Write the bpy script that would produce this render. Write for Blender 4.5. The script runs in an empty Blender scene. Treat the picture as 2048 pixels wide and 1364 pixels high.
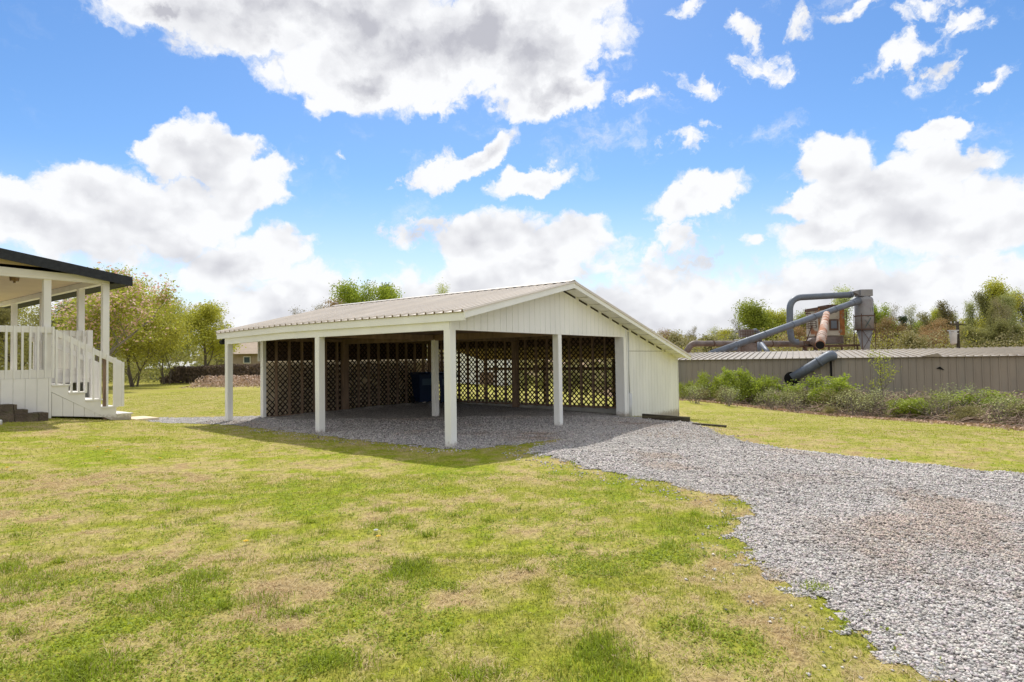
import bpy, math, random
import numpy as np
from mathutils import Vector, Matrix
rnd = random.Random(7)
C = bpy.context.scene
D = bpy.data

# ---------------------------------------------------------------- camera, light, exposure
FPX, PITCH, ROLL, HC = 1205.44, 0.0297, -0.0152, 1.599
F_ = Vector((0, math.cos(PITCH), math.sin(PITCH)))
U0 = Vector((0, -math.sin(PITCH), math.cos(PITCH)))
X0 = Vector((1, 0, 0))
CX = math.cos(ROLL) * X0 + math.sin(ROLL) * U0
CU = -math.sin(ROLL) * X0 + math.cos(ROLL) * U0
cam = D.objects.new('camera', D.cameras.new('camera'))
C.collection.objects.link(cam)
cam.data.sensor_width = 36.0
cam.data.lens = FPX / 2048 * 36
cam.data.clip_start = 0.05
cam.data.clip_end = 3000
m = Matrix((CX, CU, -F_)).transposed().to_4x4()
m.translation = Vector((0, 0, HC))
cam.matrix_world = m
C.camera = cam
C.view_settings.view_transform = 'Standard'
C.view_settings.look = 'None'
C.view_settings.gamma = 1
C.view_settings.exposure = 0.3
SUN_EL, SUN_AZ = math.radians(53), math.radians(-2)      # azimuth from +Y towards +X: the sun stands behind the carport
sd = Vector((math.sin(SUN_AZ) * math.cos(SUN_EL), math.cos(SUN_AZ) * math.cos(SUN_EL), math.sin(SUN_EL)))
sun = D.objects.new('sun', D.lights.new('sun', 'SUN'))
C.collection.objects.link(sun)
sun.data.energy = 3.3
sun.data.angle = math.radians(0.6)
sun.data.color = (1.0, 0.95, 0.87)
sun.rotation_euler = sd.to_track_quat('Z', 'Y').to_euler()
C.cycles.max_bounces = 6
C.cycles.diffuse_bounces = 4
C.cycles.transparent_max_bounces = 6
C.cycles.caustics_reflective = False
C.cycles.caustics_refractive = False

def ray(px, py):
    d = F_ * FPX + CX * (px - 1024) - CU * (py - 682)
    return d.normalized()

class NT:
    def __init__(s, tree):
        s.t = tree; tree.nodes.clear()
    def n(s, typ, ins=None, **kw):
        nd = s.t.nodes.new(typ)
        for k, v in kw.items(): setattr(nd, k, v)
        for k, v in (ins or {}).items():
            sock = nd.inputs[k]
            if hasattr(v, 'links') or isinstance(v, bpy.types.NodeSocket): s.t.links.new(v, sock)
            elif isinstance(v, bpy.types.Node): s.t.links.new(v.outputs[0], sock)
            else: sock.default_value = v
        return nd
    def math(s, op, a, b=0.0, c=0.0, clamp=False):
        return s.n('ShaderNodeMath', {0: a, 1: b, 2: c}, operation=op, use_clamp=clamp)
    def mix(s, fac, a, b, blend='MIX'):
        nd = s.t.nodes.new('ShaderNodeMix'); nd.data_type = 'RGBA'; nd.blend_type = blend
        for idx, v in ((0, fac), (6, a), (7, b)):
            sk = nd.inputs[idx]
            if isinstance(v, bpy.types.Node): s.t.links.new(v.outputs[0], sk)
            elif isinstance(v, bpy.types.NodeSocket): s.t.links.new(v, sk)
            else: sk.default_value = (*v, 1) if isinstance(v, tuple) and len(v) == 3 else v
        return nd.outputs[2]
    def smooth(s, v, lo, hi, a=0.0, b=1.0):
        nd = s.n('ShaderNodeMapRange', {0: v, 1: lo, 2: hi, 3: a, 4: b}); nd.interpolation_type = 'SMOOTHSTEP'
        return nd.outputs[0]

# sky: Nishita daylight plus cumulus clouds, laid out by direction
world = D.worlds.new('World'); C.world = world; world.use_nodes = True
w = NT(world.node_tree)
sky = w.n('ShaderNodeTexSky', sky_type='NISHITA', sun_disc=False, sun_elevation=SUN_EL, sun_rotation=SUN_AZ, air_density=1.0, dust_density=0.3, ozone_density=2.0, altitude=300)
geo = w.n('ShaderNodeTexCoord')
dirv = geo.outputs['Generated']
sep = w.n('ShaderNodeSeparateXYZ', {0: dirv})
warp = w.n('ShaderNodeTexNoise', {'Vector': dirv, 'Scale': 5.0, 'Detail': 3.0, 'Roughness': 0.5})
wv = w.n('ShaderNodeVectorMath', {0: warp.outputs['Color'], 1: (0.5, 0.5, 0.5)}, operation='SUBTRACT')
wv = w.n('ShaderNodeVectorMath', {0: wv, 'Scale': 0.05}, operation='SCALE')
dw = w.n('ShaderNodeVectorMath', {0: dirv, 1: wv}, operation='ADD')
warp2 = w.n('ShaderNodeTexNoise', {'Vector': dirv, 'Scale': 15.0, 'Detail': 7.0, 'Roughness': 0.62})
wv2 = w.n('ShaderNodeVectorMath', {0: w.n('ShaderNodeVectorMath', {0: warp2.outputs['Color'], 1: (0.5, 0.5, 0.5)}, operation='SUBTRACT'), 'Scale': 0.075}, operation='SCALE')
dw = w.n('ShaderNodeVectorMath', {0: dw, 1: wv2}, operation='ADD')
CLOUDS = [  # px, py, half width, half height, tilt (degrees)
 (640, 30, 330, 75, -8), (880, 90, 280, 95, -8), (1070, 110, 150, 110, 0), (1130, 185, 95, 45, 0), (720, 170, 100, 45, -25), (1190, 60, 60, 70, 0), (330, 25, 70, 25, -20),
 (400, 318, 125, 42, -15), (500, 385, 100, 48, -25), (180, 370, 120, 45, 0), (90, 440, 170, 60, 0), (300, 450, 190, 70, -10), (480, 520, 150, 45, -20),
 (960, 320, 90, 22, -30), (1060, 355, 75, 26, -12), (862, 345, 52, 20, -20), (1000, 300, 32, 20, -30), (870, 210, 60, 22, 0),
 (840, 462, 60, 26, 0), (990, 480, 120, 52, -10), (1120, 500, 95, 62, -15), (1010, 560, 200, 45, -10),
 (1390, 398, 95, 30, -10), (1335, 485, 46, 42, 0), (1370, 525, 50, 20, -15), (1525, 484, 26, 12, 0),
 (1680, 320, 75, 50, 15), (1790, 365, 180, 52, -5), (1650, 405, 95, 30, 0), (1850, 430, 190, 60, 0), (1700, 455, 130, 35, 0), (1980, 460, 120, 50, 0),
 (1890, 268, 66, 26, 10), (1530, 140, 50, 20, 8), (1800, 112, 58, 24, -18), (1870, 135, 36, 18, -10), (1990, 160, 30, 12, -15), (1475, 66, 42, 16, 40), (1610, 45, 24, 38, 15), (1385, 292, 50, 18, -15), (1310, 205, 46, 12, 5), (1405, 180, 40, 12, 20),
 (1840, 22, 58, 18, -10), (1740, 14, 50, 14, -5), (1930, 40, 40, 16, 20), (1390, 8, 24, 14, 0), (672, 325, 11, 9, 0)]
acc = None; acc_s = None
for (px, py, rx, ry, tilt) in CLOUDS:
    c = ray(px, py)
    sx = (ray(px + rx, py) - ray(px - rx, py)).length / 2 * (1.2 if rx > 60 else 1.55)
    sz = (ray(px, py + ry) - ray(px, py - ry)).length / 2 * (1.2 if rx > 60 else 1.55)
    mp = w.n('ShaderNodeMapping', {'Vector': dw, 'Location': tuple(c), 'Rotation': (0, math.radians(tilt), -math.atan2(c.x, c.y)), 'Scale': (sx, max(sx, .08), sz)}, vector_type='TEXTURE')
    ln = w.n('ShaderNodeVectorMath', {0: mp}, operation='LENGTH').outputs['Value']
    if rx > 60: acc = ln if acc is None else w.math('SMOOTH_MIN', acc, ln, 0.12)
    else: acc_s = ln if acc_s is None else w.math('MINIMUM', acc_s, ln)
B = w.math('SUBTRACT', 1.0, acc)
B = w.math('MAXIMUM', B, -0.75)
zc = sep.outputs[2]
band = w.math('MULTIPLY_ADD', zc, -6.0, 0.86)
band = w.math('MINIMUM', band, 0.55)
B = w.math('MAXIMUM', B, band)
gen = w.n('ShaderNodeTexNoise', {'Vector': dirv, 'Scale': 2.2, 'Detail': 2.0})
gen = w.math('MULTIPLY_ADD', gen.outputs[0], 3.0, -1.05)
out_f = w.math('MAXIMUM', w.smooth(sep.outputs[1], 0.35, 0.1), w.smooth(zc, 0.52, 0.64))
B2 = w.math('ADD', w.math('MULTIPLY', gen, out_f), w.math('MULTIPLY', -2.0, w.math('SUBTRACT', 1.0, out_f)))
B = w.math('MAXIMUM', B, B2)
def puff(vec, sc, det):
    a = w.n('ShaderNodeVectorMath', {0: vec, 1: (1, 1, 1.35)}, operation='MULTIPLY')
    return w.n('ShaderNodeTexNoise', {'Vector': a, 'Scale': sc, 'Detail': det, 'Roughness': 0.58, 'Lacunarity': 2.1}).outputs[0]
n1 = puff(dw, 10.0, 7.0)
hv = w.n('ShaderNodeVectorMath', {0: dw, 1: (1, 1, 1.35)}, operation='MULTIPLY')
vor = w.n('ShaderNodeTexVoronoi', {'Vector': hv, 'Scale': 17.0, 'Detail': 2.0, 'Roughness': 0.55}, normalize=True).outputs['Distance']
billow = w.math('SUBTRACT', 0.42, vor)
dens = w.math('MULTIPLY_ADD', w.math('SUBTRACT', n1, 0.5), 2.0, w.math('MULTIPLY', B, 1.5))
dens = w.math('MULTIPLY_ADD', billow, 1.1, dens)
n3 = puff(dw, 26.0, 6.0)
ds = w.math('MULTIPLY_ADD', w.math('SUBTRACT', n3, 0.53), 4.2, w.math('MULTIPLY', w.math('SUBTRACT', 0.95, acc_s), 1.15))
ds = w.math('MINIMUM', ds, w.math('MULTIPLY', w.math('SUBTRACT', 1.15, acc_s), 2.0))
alpha = w.math('MAXIMUM', w.smooth(dens, 0.0, 0.42), w.smooth(ds, -0.1, 0.9))
wn = w.n('ShaderNodeTexNoise', {'Vector': w.n('ShaderNodeVectorMath', {0: dw, 1: (1, 1, 1.8)}, operation='MULTIPLY'), 'Scale': 5.5, 'Detail': 9.0, 'Roughness': 0.68}).outputs[0]
veil = w.math('MULTIPLY', w.smooth(wn, 0.54, 0.74), w.smooth(sep.outputs[0], -0.45, 0.1, 0.12, 0.62))
alpha = w.math('MAXIMUM', alpha, veil)
l1 = puff(dirv, 6.0, 3.0)
l2 = puff(w.n('ShaderNodeVectorMath', {0: dirv, 1: (0, 0, 0.035)}, operation='ADD'), 6.0, 3.0)
relief = w.math('MULTIPLY_ADD', w.math('SUBTRACT', l1, l2), 1.1, w.math('MULTIPLY', billow, 0.5))
thick = w.smooth(dens, 0.4, 1.9)
toph = w.smooth(zc, 0.26, 0.42)
greyf = w.math('MULTIPLY', thick, w.math('MULTIPLY_ADD', toph, 0.40, 0.16))
lum = w.math('SUBTRACT', w.math('ADD', 0.945, relief), w.math('ADD', greyf, w.smooth(zc, 0.26, 0.08, 0.0, 0.10)))
lum = w.math('MAXIMUM', w.math('MINIMUM', lum, 0.98), 0.55)
ccol = w.n('ShaderNodeCombineColor', {0: w.math('MULTIPLY', lum, 0.97), 1: w.math('MULTIPLY', lum, 0.98), 2: w.math('MULTIPLY_ADD', lum, 0.9, 0.1)})
hs = w.n('ShaderNodeHueSaturation', {'Color': sky.outputs[0], 'Saturation': 1.24, 'Hue': 0.503, 'Value': 0.83})
hz_ = w.smooth(zc, 0.30, 0.0, 0.0, 0.75)
skyc = w.mix(hz_, hs, (4.9, 5.3, 5.8))
bsky = w.n('ShaderNodeBackground', {'Color': skyc, 'Strength': 0.15})
bcl = w.n('ShaderNodeBackground', {'Color': ccol, 'Strength': 0.84})
mx = w.n('ShaderNodeMixShader', {0: alpha, 1: bsky.outputs[0], 2: bcl.outputs[0]})
w.n('ShaderNodeOutputWorld', {0: mx.outputs[0]})
world.cycles.sampling_method = 'MANUAL'
world.cycles.sample_map_resolution = 512

# ---------------------------------------------------------------- helpers
def sr(r, g, b):
    f = lambda c: ((c / 255 + 0.055) / 1.055) ** 2.4 if c > 10 else c / 255 / 12.92
    return (f(r), f(g), f(b))

def mat(name, col, rough=0.7, var=0.12, scale=3.0, bump=0.0, bscale=30.0, metal=0.0, col2=None, thr=(0.5, 0.65), stretch=(1, 1, 1), translucent=0.0, spec=0.3, attr=None, rndhue=0.0, bdist=0.01, splash=None):
    mt = D.materials.new(name); mt.use_nodes = True
    g = NT(mt.node_tree)
    tc = g.n('ShaderNodeTexCoord')
    mp = g.n('ShaderNodeMapping', {'Vector': tc.outputs['Object'], 'Scale': stretch})
    nz = g.n('ShaderNodeTexNoise', {'Vector': mp, 'Scale': scale, 'Detail': 6.0, 'Roughness': 0.6})
    v = g.n('ShaderNodeMapRange', {0: nz.outputs[0], 1: 0.3, 2: 0.7, 3: 1 - var, 4: 1 + var})
    base = (*col, 1)
    if attr:
        base = g.n('ShaderNodeVertexColor', layer_name=attr).outputs[0]
    if col2 is not None:
        n2 = g.n('ShaderNodeTexNoise', {'Vector': mp, 'Scale': scale * 0.6, 'Detail': 8.0, 'Roughness': 0.7})
        f = g.smooth(n2.outputs[0], thr[0], thr[1])
        base = g.mix(f, base if attr else col, col2)
    cc = g.mix(1.0, base, g.n('ShaderNodeCombineColor', {0: v, 1: v, 2: v}).outputs[0], 'MULTIPLY')
    if splash is not None:       # mud splashed up from the ground, thinning out with a ragged edge
        sz_ = g.n('ShaderNodeSeparateXYZ', {0: tc.outputs['Object']}).outputs[2]
        sn = g.n('ShaderNodeTexNoise', {'Vector': tc.outputs['Object'], 'Scale': 14.0, 'Detail': 6.0, 'Roughness': 0.7})
        cc = g.mix(g.smooth(g.math('MULTIPLY_ADD', sn.outputs[0], .5, g.math('MULTIPLY', sz_, -1.6)), splash, splash + .28, 0, .75), cc, (.30, .24, .17))
    if rndhue:
        oi = g.n('ShaderNodeObjectInfo')
        h = g.math('MULTIPLY_ADD', oi.outputs['Random'], rndhue, 0.5 - rndhue / 2)
        vv = g.math('MULTIPLY_ADD', g.math('FRACT', g.math('MULTIPLY', oi.outputs['Random'], 7.3)), 0.4, 0.8)
        cc = g.n('ShaderNodeHueSaturation', {'Color': cc, 'Hue': h, 'Value': vv}).outputs[0]
    p = g.n('ShaderNodeBsdfPrincipled', {'Base Color': cc, 'Roughness': rough, 'Metallic': metal, 'Specular IOR Level': spec})
    if bump:
        bn = g.n('ShaderNodeTexNoise', {'Vector': mp, 'Scale': bscale, 'Detail': 5.0})
        b = g.n('ShaderNodeBump', {'Height': bn.outputs[0], 'Strength': bump, 'Distance': bdist})
        g.t.links.new(b.outputs[0], p.inputs['Normal'])
    sh = p.outputs[0]
    if translucent:
        tr = g.n('ShaderNodeBsdfTranslucent', {'Color': cc})
        sh = g.n('ShaderNodeMixShader', {0: translucent, 1: sh, 2: tr.outputs[0]}).outputs[0]
    g.n('ShaderNodeOutputMaterial', {0: sh})
    return mt

def add_mesh(name, V, Fs, mtl, parent=None, smooth=False, cols=None, loc=None):
    """V: n x 3; Fs: list of face tuples, or an (n,k) int array"""
    me = D.meshes.new(name)
    V = np.asarray(V, dtype=np.float32).reshape(-1, 3)
    if isinstance(Fs, np.ndarray) or isinstance(Fs, tuple):
        arrs = Fs if isinstance(Fs, tuple) else (Fs,)
        me.vertices.add(len(V)); me.vertices.foreach_set('co', V.ravel())
        loops = np.concatenate([a.ravel() for a in arrs]).astype(np.int32)
        tot = np.concatenate([np.full(len(a), a.shape[1], np.int32) for a in arrs])
        st = np.concatenate([[0], np.cumsum(tot)[:-1]]).astype(np.int32)
        me.loops.add(len(loops)); me.loops.foreach_set('vertex_index', loops)
        me.polygons.add(len(tot)); me.polygons.foreach_set('loop_start', st)
        me.update(calc_edges=True)
    else:
        me.from_pydata(V.tolist(), [], Fs)
    if cols is not None:
        a = me.color_attributes.new('col', 'FLOAT_COLOR', 'POINT')
        cc = np.ones((len(V), 4), np.float32); cc[:, :3] = cols
        a.data.foreach_set('color', cc.ravel())
    if smooth: me.polygons.foreach_set('use_smooth', np.ones(len(me.polygons), bool))
    if mtl: me.materials.append(mtl)
    o = D.objects.new(name, me); C.collection.objects.link(o)
    if parent: o.parent = parent
    if loc is not None: o.location = loc
    return o

class MB:
    def __init__(s): s.v = []; s.f = []
    def face(s, pts):
        k = len(s.v); s.v += [tuple(p) for p in pts]; s.f.append(tuple(range(k, k + len(pts)))); return s
    def hexa(s, p):      # 8 points: bottom ring 0-3, top ring 4-7
        k = len(s.v); s.v += [tuple(q) for q in p]
        for f in ((3, 2, 1, 0), (4, 5, 6, 7), (0, 1, 5, 4), (1, 2, 6, 5), (2, 3, 7, 6), (3, 0, 4, 7)):
            s.f.append(tuple(k + i for i in f))
        return s
    def box(s, x0, x1, y0, y1, z0, z1):
        return s.hexa([(x0, y0, z0), (x1, y0, z0), (x1, y1, z0), (x0, y1, z0), (x0, y0, z1), (x1, y0, z1), (x1, y1, z1), (x0, y1, z1)])
    def bar(s, p, q, wd, ht, up=(0, 0, 1)):
        p, q = Vector(p), Vector(q); d = (q - p).normalized(); u = Vector(up)
        sd_ = d.cross(u)
        if sd_.length < 1e-4: sd_ = d.cross(Vector((0, 1, 0)))
        sd_.normalize(); u = sd_.cross(d).normalized()
        a, b = sd_ * wd / 2, u * ht / 2
        return s.hexa([p - a - b, p + a - b, q + a - b, q - a - b, p - a + b, p + a + b, q + a + b, q - a + b])
    def tube(s, pts, rad, n=12, caps=True):
        pts = [Vector(p) for p in pts]
        if not isinstance(rad, (list, tuple)): rad = [rad] * len(pts)
        k = len(s.v); ref = None
        for i, p in enumerate(pts):
            d = (pts[min(i + 1, len(pts) - 1)] - pts[max(i - 1, 0)]).normalized()
            if ref is None: ref = Vector((0, 0, 1)) if abs(d.z) < .9 else Vector((1, 0, 0))
            a = d.cross(ref).normalized(); b = a.cross(d).normalized(); ref = b
            for j in range(n):
                t = 2 * math.pi * j / n
                s.v.append(tuple(p + (a * math.cos(t) + b * math.sin(t)) * rad[i]))
        for i in range(len(pts) - 1):
            for j in range(n):
                s.f.append((k + i * n + j, k + i * n + (j + 1) % n, k + (i + 1) * n + (j + 1) % n, k + (i + 1) * n + j))
        if caps:
            s.f.append(tuple(k + j for j in range(n))[::-1]); s.f.append(tuple(k + (len(pts) - 1) * n + j for j in range(n)))
        return s
    def prism(s, poly, axis, a0, a1):   # poly in the two other axes, extruded along axis from a0 to a1
        n = len(poly); k = len(s.v)
        for a in (a0, a1):
            for (p, q) in poly:
                s.v.append((a, p, q) if axis == 'x' else (p, a, q) if axis == 'y' else (p, q, a))
        s.f.append(tuple(k + i for i in range(n))[::-1]); s.f.append(tuple(k + n + i for i in range(n)))
        for i in range(n): s.f.append((k + i, k + (i + 1) % n, k + n + (i + 1) % n, k + n + i))
        return s
    def build(s, name, mtl, parent=None, smooth=False):
        return add_mesh(name, s.v, s.f, mtl, parent, smooth)

def recalc(o):
    import bmesh
    bm = bmesh.new(); bm.from_mesh(o.data); bmesh.ops.recalc_face_normals(bm, faces=bm.faces); bm.to_mesh(o.data); bm.free()
    return o
def tag(o, label=None, cat=None, group=None, kind=None):
    if label: o['label'] = label
    if cat: o['category'] = cat
    if group: o['group'] = group
    if kind: o['kind'] = kind
    return o
def empty(name, loc, rz=0.0):
    o = D.objects.new(name, None); C.collection.objects.link(o)
    o.location = loc; o.rotation_euler = (0, 0, rz); o.empty_display_size = 0.2
    return o
def copy_tree(o, parent=None):
    c = o.copy(); C.collection.objects.link(c)
    if parent: c.parent = parent
    for ch in [x for x in D.objects if x.parent == o]: copy_tree(ch, c)
    return c

def hash2(ix, iy, seed):
    h = (ix.astype(np.int64) * 374761393 + iy.astype(np.int64) * 668265263 + seed * 1442695041) & 0x7fffffff
    h = ((h ^ (h >> 13)) * 1274126177) & 0x7fffffff
    return ((h ^ (h >> 16)) & 0xffffff) / float(0xffffff)
def vnoise(x, y, seed=0):
    ix, iy = np.floor(x), np.floor(y); fx, fy = x - ix, y - iy
    fx, fy = fx * fx * (3 - 2 * fx), fy * fy * (3 - 2 * fy)
    a, b, c, d = hash2(ix, iy, seed), hash2(ix + 1, iy, seed), hash2(ix, iy + 1, seed), hash2(ix + 1, iy + 1, seed)
    return (a * (1 - fx) + b * fx) * (1 - fy) + (c * (1 - fx) + d * fx) * fy
def fbm(x, y, seed=0, oct=4):
    r = 0; amp = 1; tot = 0
    for o in range(oct):
        r = r + vnoise(x, y, seed + o * 17) * amp; tot += amp; amp *= .55; x, y = x * 2.03 + 13.7, y * 2.03 + 5.1
    return r / tot

# ---------------------------------------------------------------- terrain
CXY, TH = (-1.1495, 11.1273), 0.9262      # the carport's near corner post and its heading
a_, b_ = (math.cos(TH), math.sin(TH)), (-math.sin(TH), math.cos(TH))
def W(u, t): return (CXY[0] + a_[0] * u + b_[0] * t, CXY[1] + a_[1] * u + b_[1] * t)
CP = [(0, 0, 0), (-4, 2, .02), (4, 2, -.02), (0, 5, 0), (-5, 7, .08), (5, 6, -.03), (-10, 5, .2), (10, 4, -.15), (-1.15, 11.13, 0), (-4.31, 13.5, .02), (-7.46, 15.87, .06),
      (1.05, 14.06, .04), (3.03, 16.7, -.03), (5.31, 19.72, -.42), (-2.1, 16.4, .07), (-3, 21.8, .12), (-6.9, 16.6, .09), (2.6, 17.6, .0), (-10.9, 13.9, .42), (-9.5, 15.4, .18), (-13, 13, .45), (-12, 9, .38), (-13.5, 19, .35),
      (-15, 30, .25), (-6, 30, .2), (-15, 43, .25), (-30, 43, .3), (4, 30, -.3), (-4, 43, .2), (13.8, 16.4, -.5), (8.7, 28, -.5), (14, 25, -1.0), (9.5, 31.5, -1.1), (25, 24, -1.2), (20, 34, -1.3), (10, 12, -.18), (8, 20, -.42),
      (0, -12, 0), (-14, -8, .2), (14, -8, -.2), (-40, 15, .6), (40, 15, -1.3), (-30, 80, 0), (0, 80, -.6), (40, 80, -1.3), (-80, 60, .2), (80, 60, -1.3)]
P_ = np.array(CP); n_ = len(P_)
def phi(r2): return r2 * np.log(r2 + 1e-9) * 0.5
Kp = np.zeros((n_ + 3, n_ + 3))
Kp[:n_, :n_] = phi(((P_[:, None, :2] - P_[None, :, :2]) ** 2).sum(-1)) + np.eye(n_) * 0.6
Kp[:n_, n_] = 1; Kp[:n_, n_ + 1:] = P_[:, :2]; Kp[n_, :n_] = 1; Kp[n_ + 1:, :n_] = P_[:, :2].T
Wt = np.linalg.solve(Kp, np.concatenate([P_[:, 2], [0, 0, 0]]))
def zf(x, y):
    x = np.asarray(x, float); y = np.asarray(y, float); sh = np.broadcast(x, y).shape
    xf, yf = np.broadcast_to(x, sh).ravel(), np.broadcast_to(y, sh).ravel()
    z = np.zeros(len(xf))
    for i in range(0, len(xf), 20000):
        q = np.stack([xf[i:i + 20000], yf[i:i + 20000]], 1)
        z[i:i + 20000] = phi(((q[:, None, :] - P_[None, :, :2]) ** 2).sum(-1)) @ Wt[:n_] + Wt[n_] + q @ Wt[n_ + 1:]
    r = np.hypot(xf, yf - 15); k = np.clip((r - 50) / 40, 0, 1); k = k * k * (3 - 2 * k)
    z = z * (1 - k) - 0.7 * k
    return z.reshape(sh)
def zg(x, y): return float(zf(np.array([x]), np.array([y]))[0])
def G(px, py):
    d = ray(px, py); z = 0
    for _ in range(12):
        k = (z - HC) / d.z; x, y = d.x * k, d.y * k; z = zg(x, y)
    return x, y
def AT(px, Y):           # ground point under the picture column px at depth Y
    x = (px - 1024) / FPX * Y
    return x, Y, zg(x, Y)
def PT(px, py, Y):       # point at depth Y seen at px, py
    d = ray(px, py); k = Y / d.y
    return (d.x * k, Y, HC + d.z * k)

def inpoly(x, y, poly):
    r = np.zeros(x.shape, bool); n = len(poly)
    for i in range(n):
        x1, y1 = poly[i]; x2, y2 = poly[(i + 1) % n]
        if y1 == y2: continue
        c = ((y1 > y) != (y2 > y)) & (x < (x2 - x1) * (y - y1) / (y2 - y1) + x1)
        r ^= c
    return r
DRIVE = [G(*p) for p in ((1040, 908), (1075, 905), (1150, 930), (1250, 950), (1340, 970), (1420, 985), (1480, 1000), (1500, 1022), (1466, 1052), (1470, 1090), (1510, 1135), (1570, 1178), (1640, 1215), (1680, 1262), (1790, 1300), (1880, 1345), (1960, 1400), (2150, 1600))]
DRIVE += [(9, 1.0), (16, 3), (18, 6.5)] + [G(*p) for p in ((2200, 965), (2048, 950), (1900, 936), (1750, 919), (1600, 901), (1500, 885), (1440, 868), (1400, 850), (1365, 839), (1250, 833))]
FLOOR = [W(-.25, -.5), W(2.5, -1.3), W(6.2, -.2), W(7.1, 0), W(7.4, 0), W(7.4, 7.9), W(.5, 7.9), W(-.5, 8.3), W(-.35, 4)]
PATH = [G(*p) for p in ((268, 837), (330, 834), (460, 833), (540, 832), (560, 860), (460, 851), (380, 847), (300, 843))]
def gravel_mask(x, y):
    nx = x + (fbm(x * 3.1, y * 3.1, 3) - .5) * .45 + (fbm(x * 14, y * 14, 6, 2) - .5) * .22; ny = y + (fbm(x * 3.1 + 9, y * 3.1, 5) - .5) * .45 + (fbm(x * 14, y * 14 + 7, 8, 2) - .5) * .22
    return inpoly(nx, ny, DRIVE) | inpoly(nx, ny, FLOOR) | inpoly(nx, ny, PATH)
GREEN = [(560, 975, 170, 26), (625, 1030, 90, 38), (600, 1000, 120, 30), (330, 1045, 190, 30), (120, 915, 160, 30), (300, 920, 140, 22), (820, 1140, 50, 24), (1210, 1312, 70, 45), (170, 1340, 90, 40), (330, 1190, 110, 40), (430, 1215, 80, 26), (1340, 1040, 110, 40), (1330, 1110, 120, 50), (1600, 1190, 60, 30), (60, 1160, 80, 45), (650, 1310, 90, 30), (1050, 1080, 70, 25), (1150, 1140, 100, 40), (480, 1320, 60, 40), (240, 1110, 60, 20), (1000, 930, 160, 26), (900, 950, 100, 24), (1240, 1000, 90, 22), (600, 1300, 40, 25), (290, 880, 60, 8)]
STRAW = [(340, 950, 150, 22), (460, 1030, 60, 16), (780, 1060, 150, 55), (1060, 1058, 80, 14), (150, 1180, 150, 60), (960, 1190, 120, 50), (1390, 1110, 50, 40), (1420, 990, 90, 22), (400, 1130, 130, 50), (650, 1200, 120, 50), (100, 980, 110, 25), (1560, 1240, 60, 30), (900, 1300, 120, 40), (1290, 1200, 90, 50), (1470, 1150, 60, 30), (430, 960, 60, 12), (1500, 868, 90, 14)]
gp = [(G(x, y), G(x + rx, y), G(x, y - ry), G(x, y + ry), 1) for x, y, rx, ry in GREEN] + [(G(x, y), G(x + rx, y), G(x, y - ry), G(x, y + ry), -1) for x, y, rx, ry in STRAW]
def green(x, y):
    g = 0.55 + (fbm(x * .55, y * .55, 11) - .5) * .5 + (fbm(x * 2.0, y * 2.0, 21) - .5) * 1.3 + (fbm(x * 6, y * 6, 23, 3) - .5) * 2.1
    far = np.clip((y - 9) / 8, 0, 1); g = g * (1 - .45 * far) + .75 * .45 * far
    wx, wy = x + (fbm(x * 2.2, y * 2.2, 31) - .5) * .7, y + (fbm(x * 2.2, y * 2.2, 41) - .5) * .7
    for c, e, n1_, n2_, s in gp:
        rx = abs(e[0] - c[0]); ry = abs(n1_[1] - n2_[1]) / 2
        d2 = ((wx - c[0]) / rx) ** 2 + ((wy - c[1]) / ry) ** 2
        g = g + s * .33 * np.exp(-d2 * .9)
    return g

def graded(segs):
    out = []
    for a, b, st in segs: out.append(np.arange(a, b, st))
    return np.concatenate(out + [np.array([segs[-1][1]])])
gx = graded([(-900, -200, 100), (-200, -60, 14), (-60, -14, 1.5), (-14, 14, .1), (14, 60, 1.5), (60, 200, 14), (200, 900, 100)])
gy = graded([(-300, -20, 40), (-20, 1.5, 2), (1.5, 14, .09), (14, 24, .2), (24, 60, 1.2), (60, 200, 12), (200, 1500, 130)])
XX, YY = np.meshgrid(gx, gy)
near = np.clip(1 - (np.hypot(XX, YY - 12) - 40) / 40, 0, 1)
ZZ = zf(XX, YY) + (fbm(XX * 1.3, YY * 1.3, 51) - .5) * .05 * near + (fbm(XX * 9, YY * 9, 52, 2) - .5) * .012 * near
nx_, ny_ = len(gx), len(gy)
idx = np.arange(nx_ * ny_).reshape(ny_, nx_)
quads = np.stack([idx[:-1, :-1], idx[:-1, 1:], idx[1:, 1:], idx[1:, :-1]], -1).reshape(-1, 4)
gm = green(XX, YY)
sh = np.clip(gm, 0, 1)[..., None]
straw_c = np.array([.47, .375, .17]); green_c = np.array([.30, .31, .03]); dirt_c = np.array([.27, .155, .085])
lush = np.array([.24, .30, .015])
gc = straw_c * (1 - sh) + green_c * sh
lu = np.clip((gm - .85) / .5, 0, 1)[..., None]; gc = gc * (1 - lu) + lush * lu
di = (np.clip((.16 - gm) / .4, 0, 1) * near * np.clip((16 - YY) / 4, 0, 1))[..., None] * .6; gc = gc * (1 - di) + dirt_c * di
farg = np.clip((YY - 24) / 20, 0, 1)[..., None] * .6
gc = gc * (1 - farg) + np.array([.34, .33, .04]) * farg
# dry leaf litter and bare earth under the brush and beyond
bline = lambda x: 16.2 + (13.8 - x) * (28 - 16.2) / (13.8 - 8.7)
lit = (1 / (1 + np.exp(-(YY - bline(XX) + (fbm(XX, YY, 61) - .5) * 2) * 2))) * (XX > 4) * 1.0
lit = np.where((XX > 5.5) & (YY > 14), lit, 0)
soil = np.maximum(lit, np.clip((YY - 60) / 8, 0, 1))[..., None]
gc = gc * (1 - soil) + np.array([.30, .20, .13]) * soil
gc = gc * (0.86 + .28 * fbm(XX * 7, YY * 7, 71)[..., None])

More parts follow.
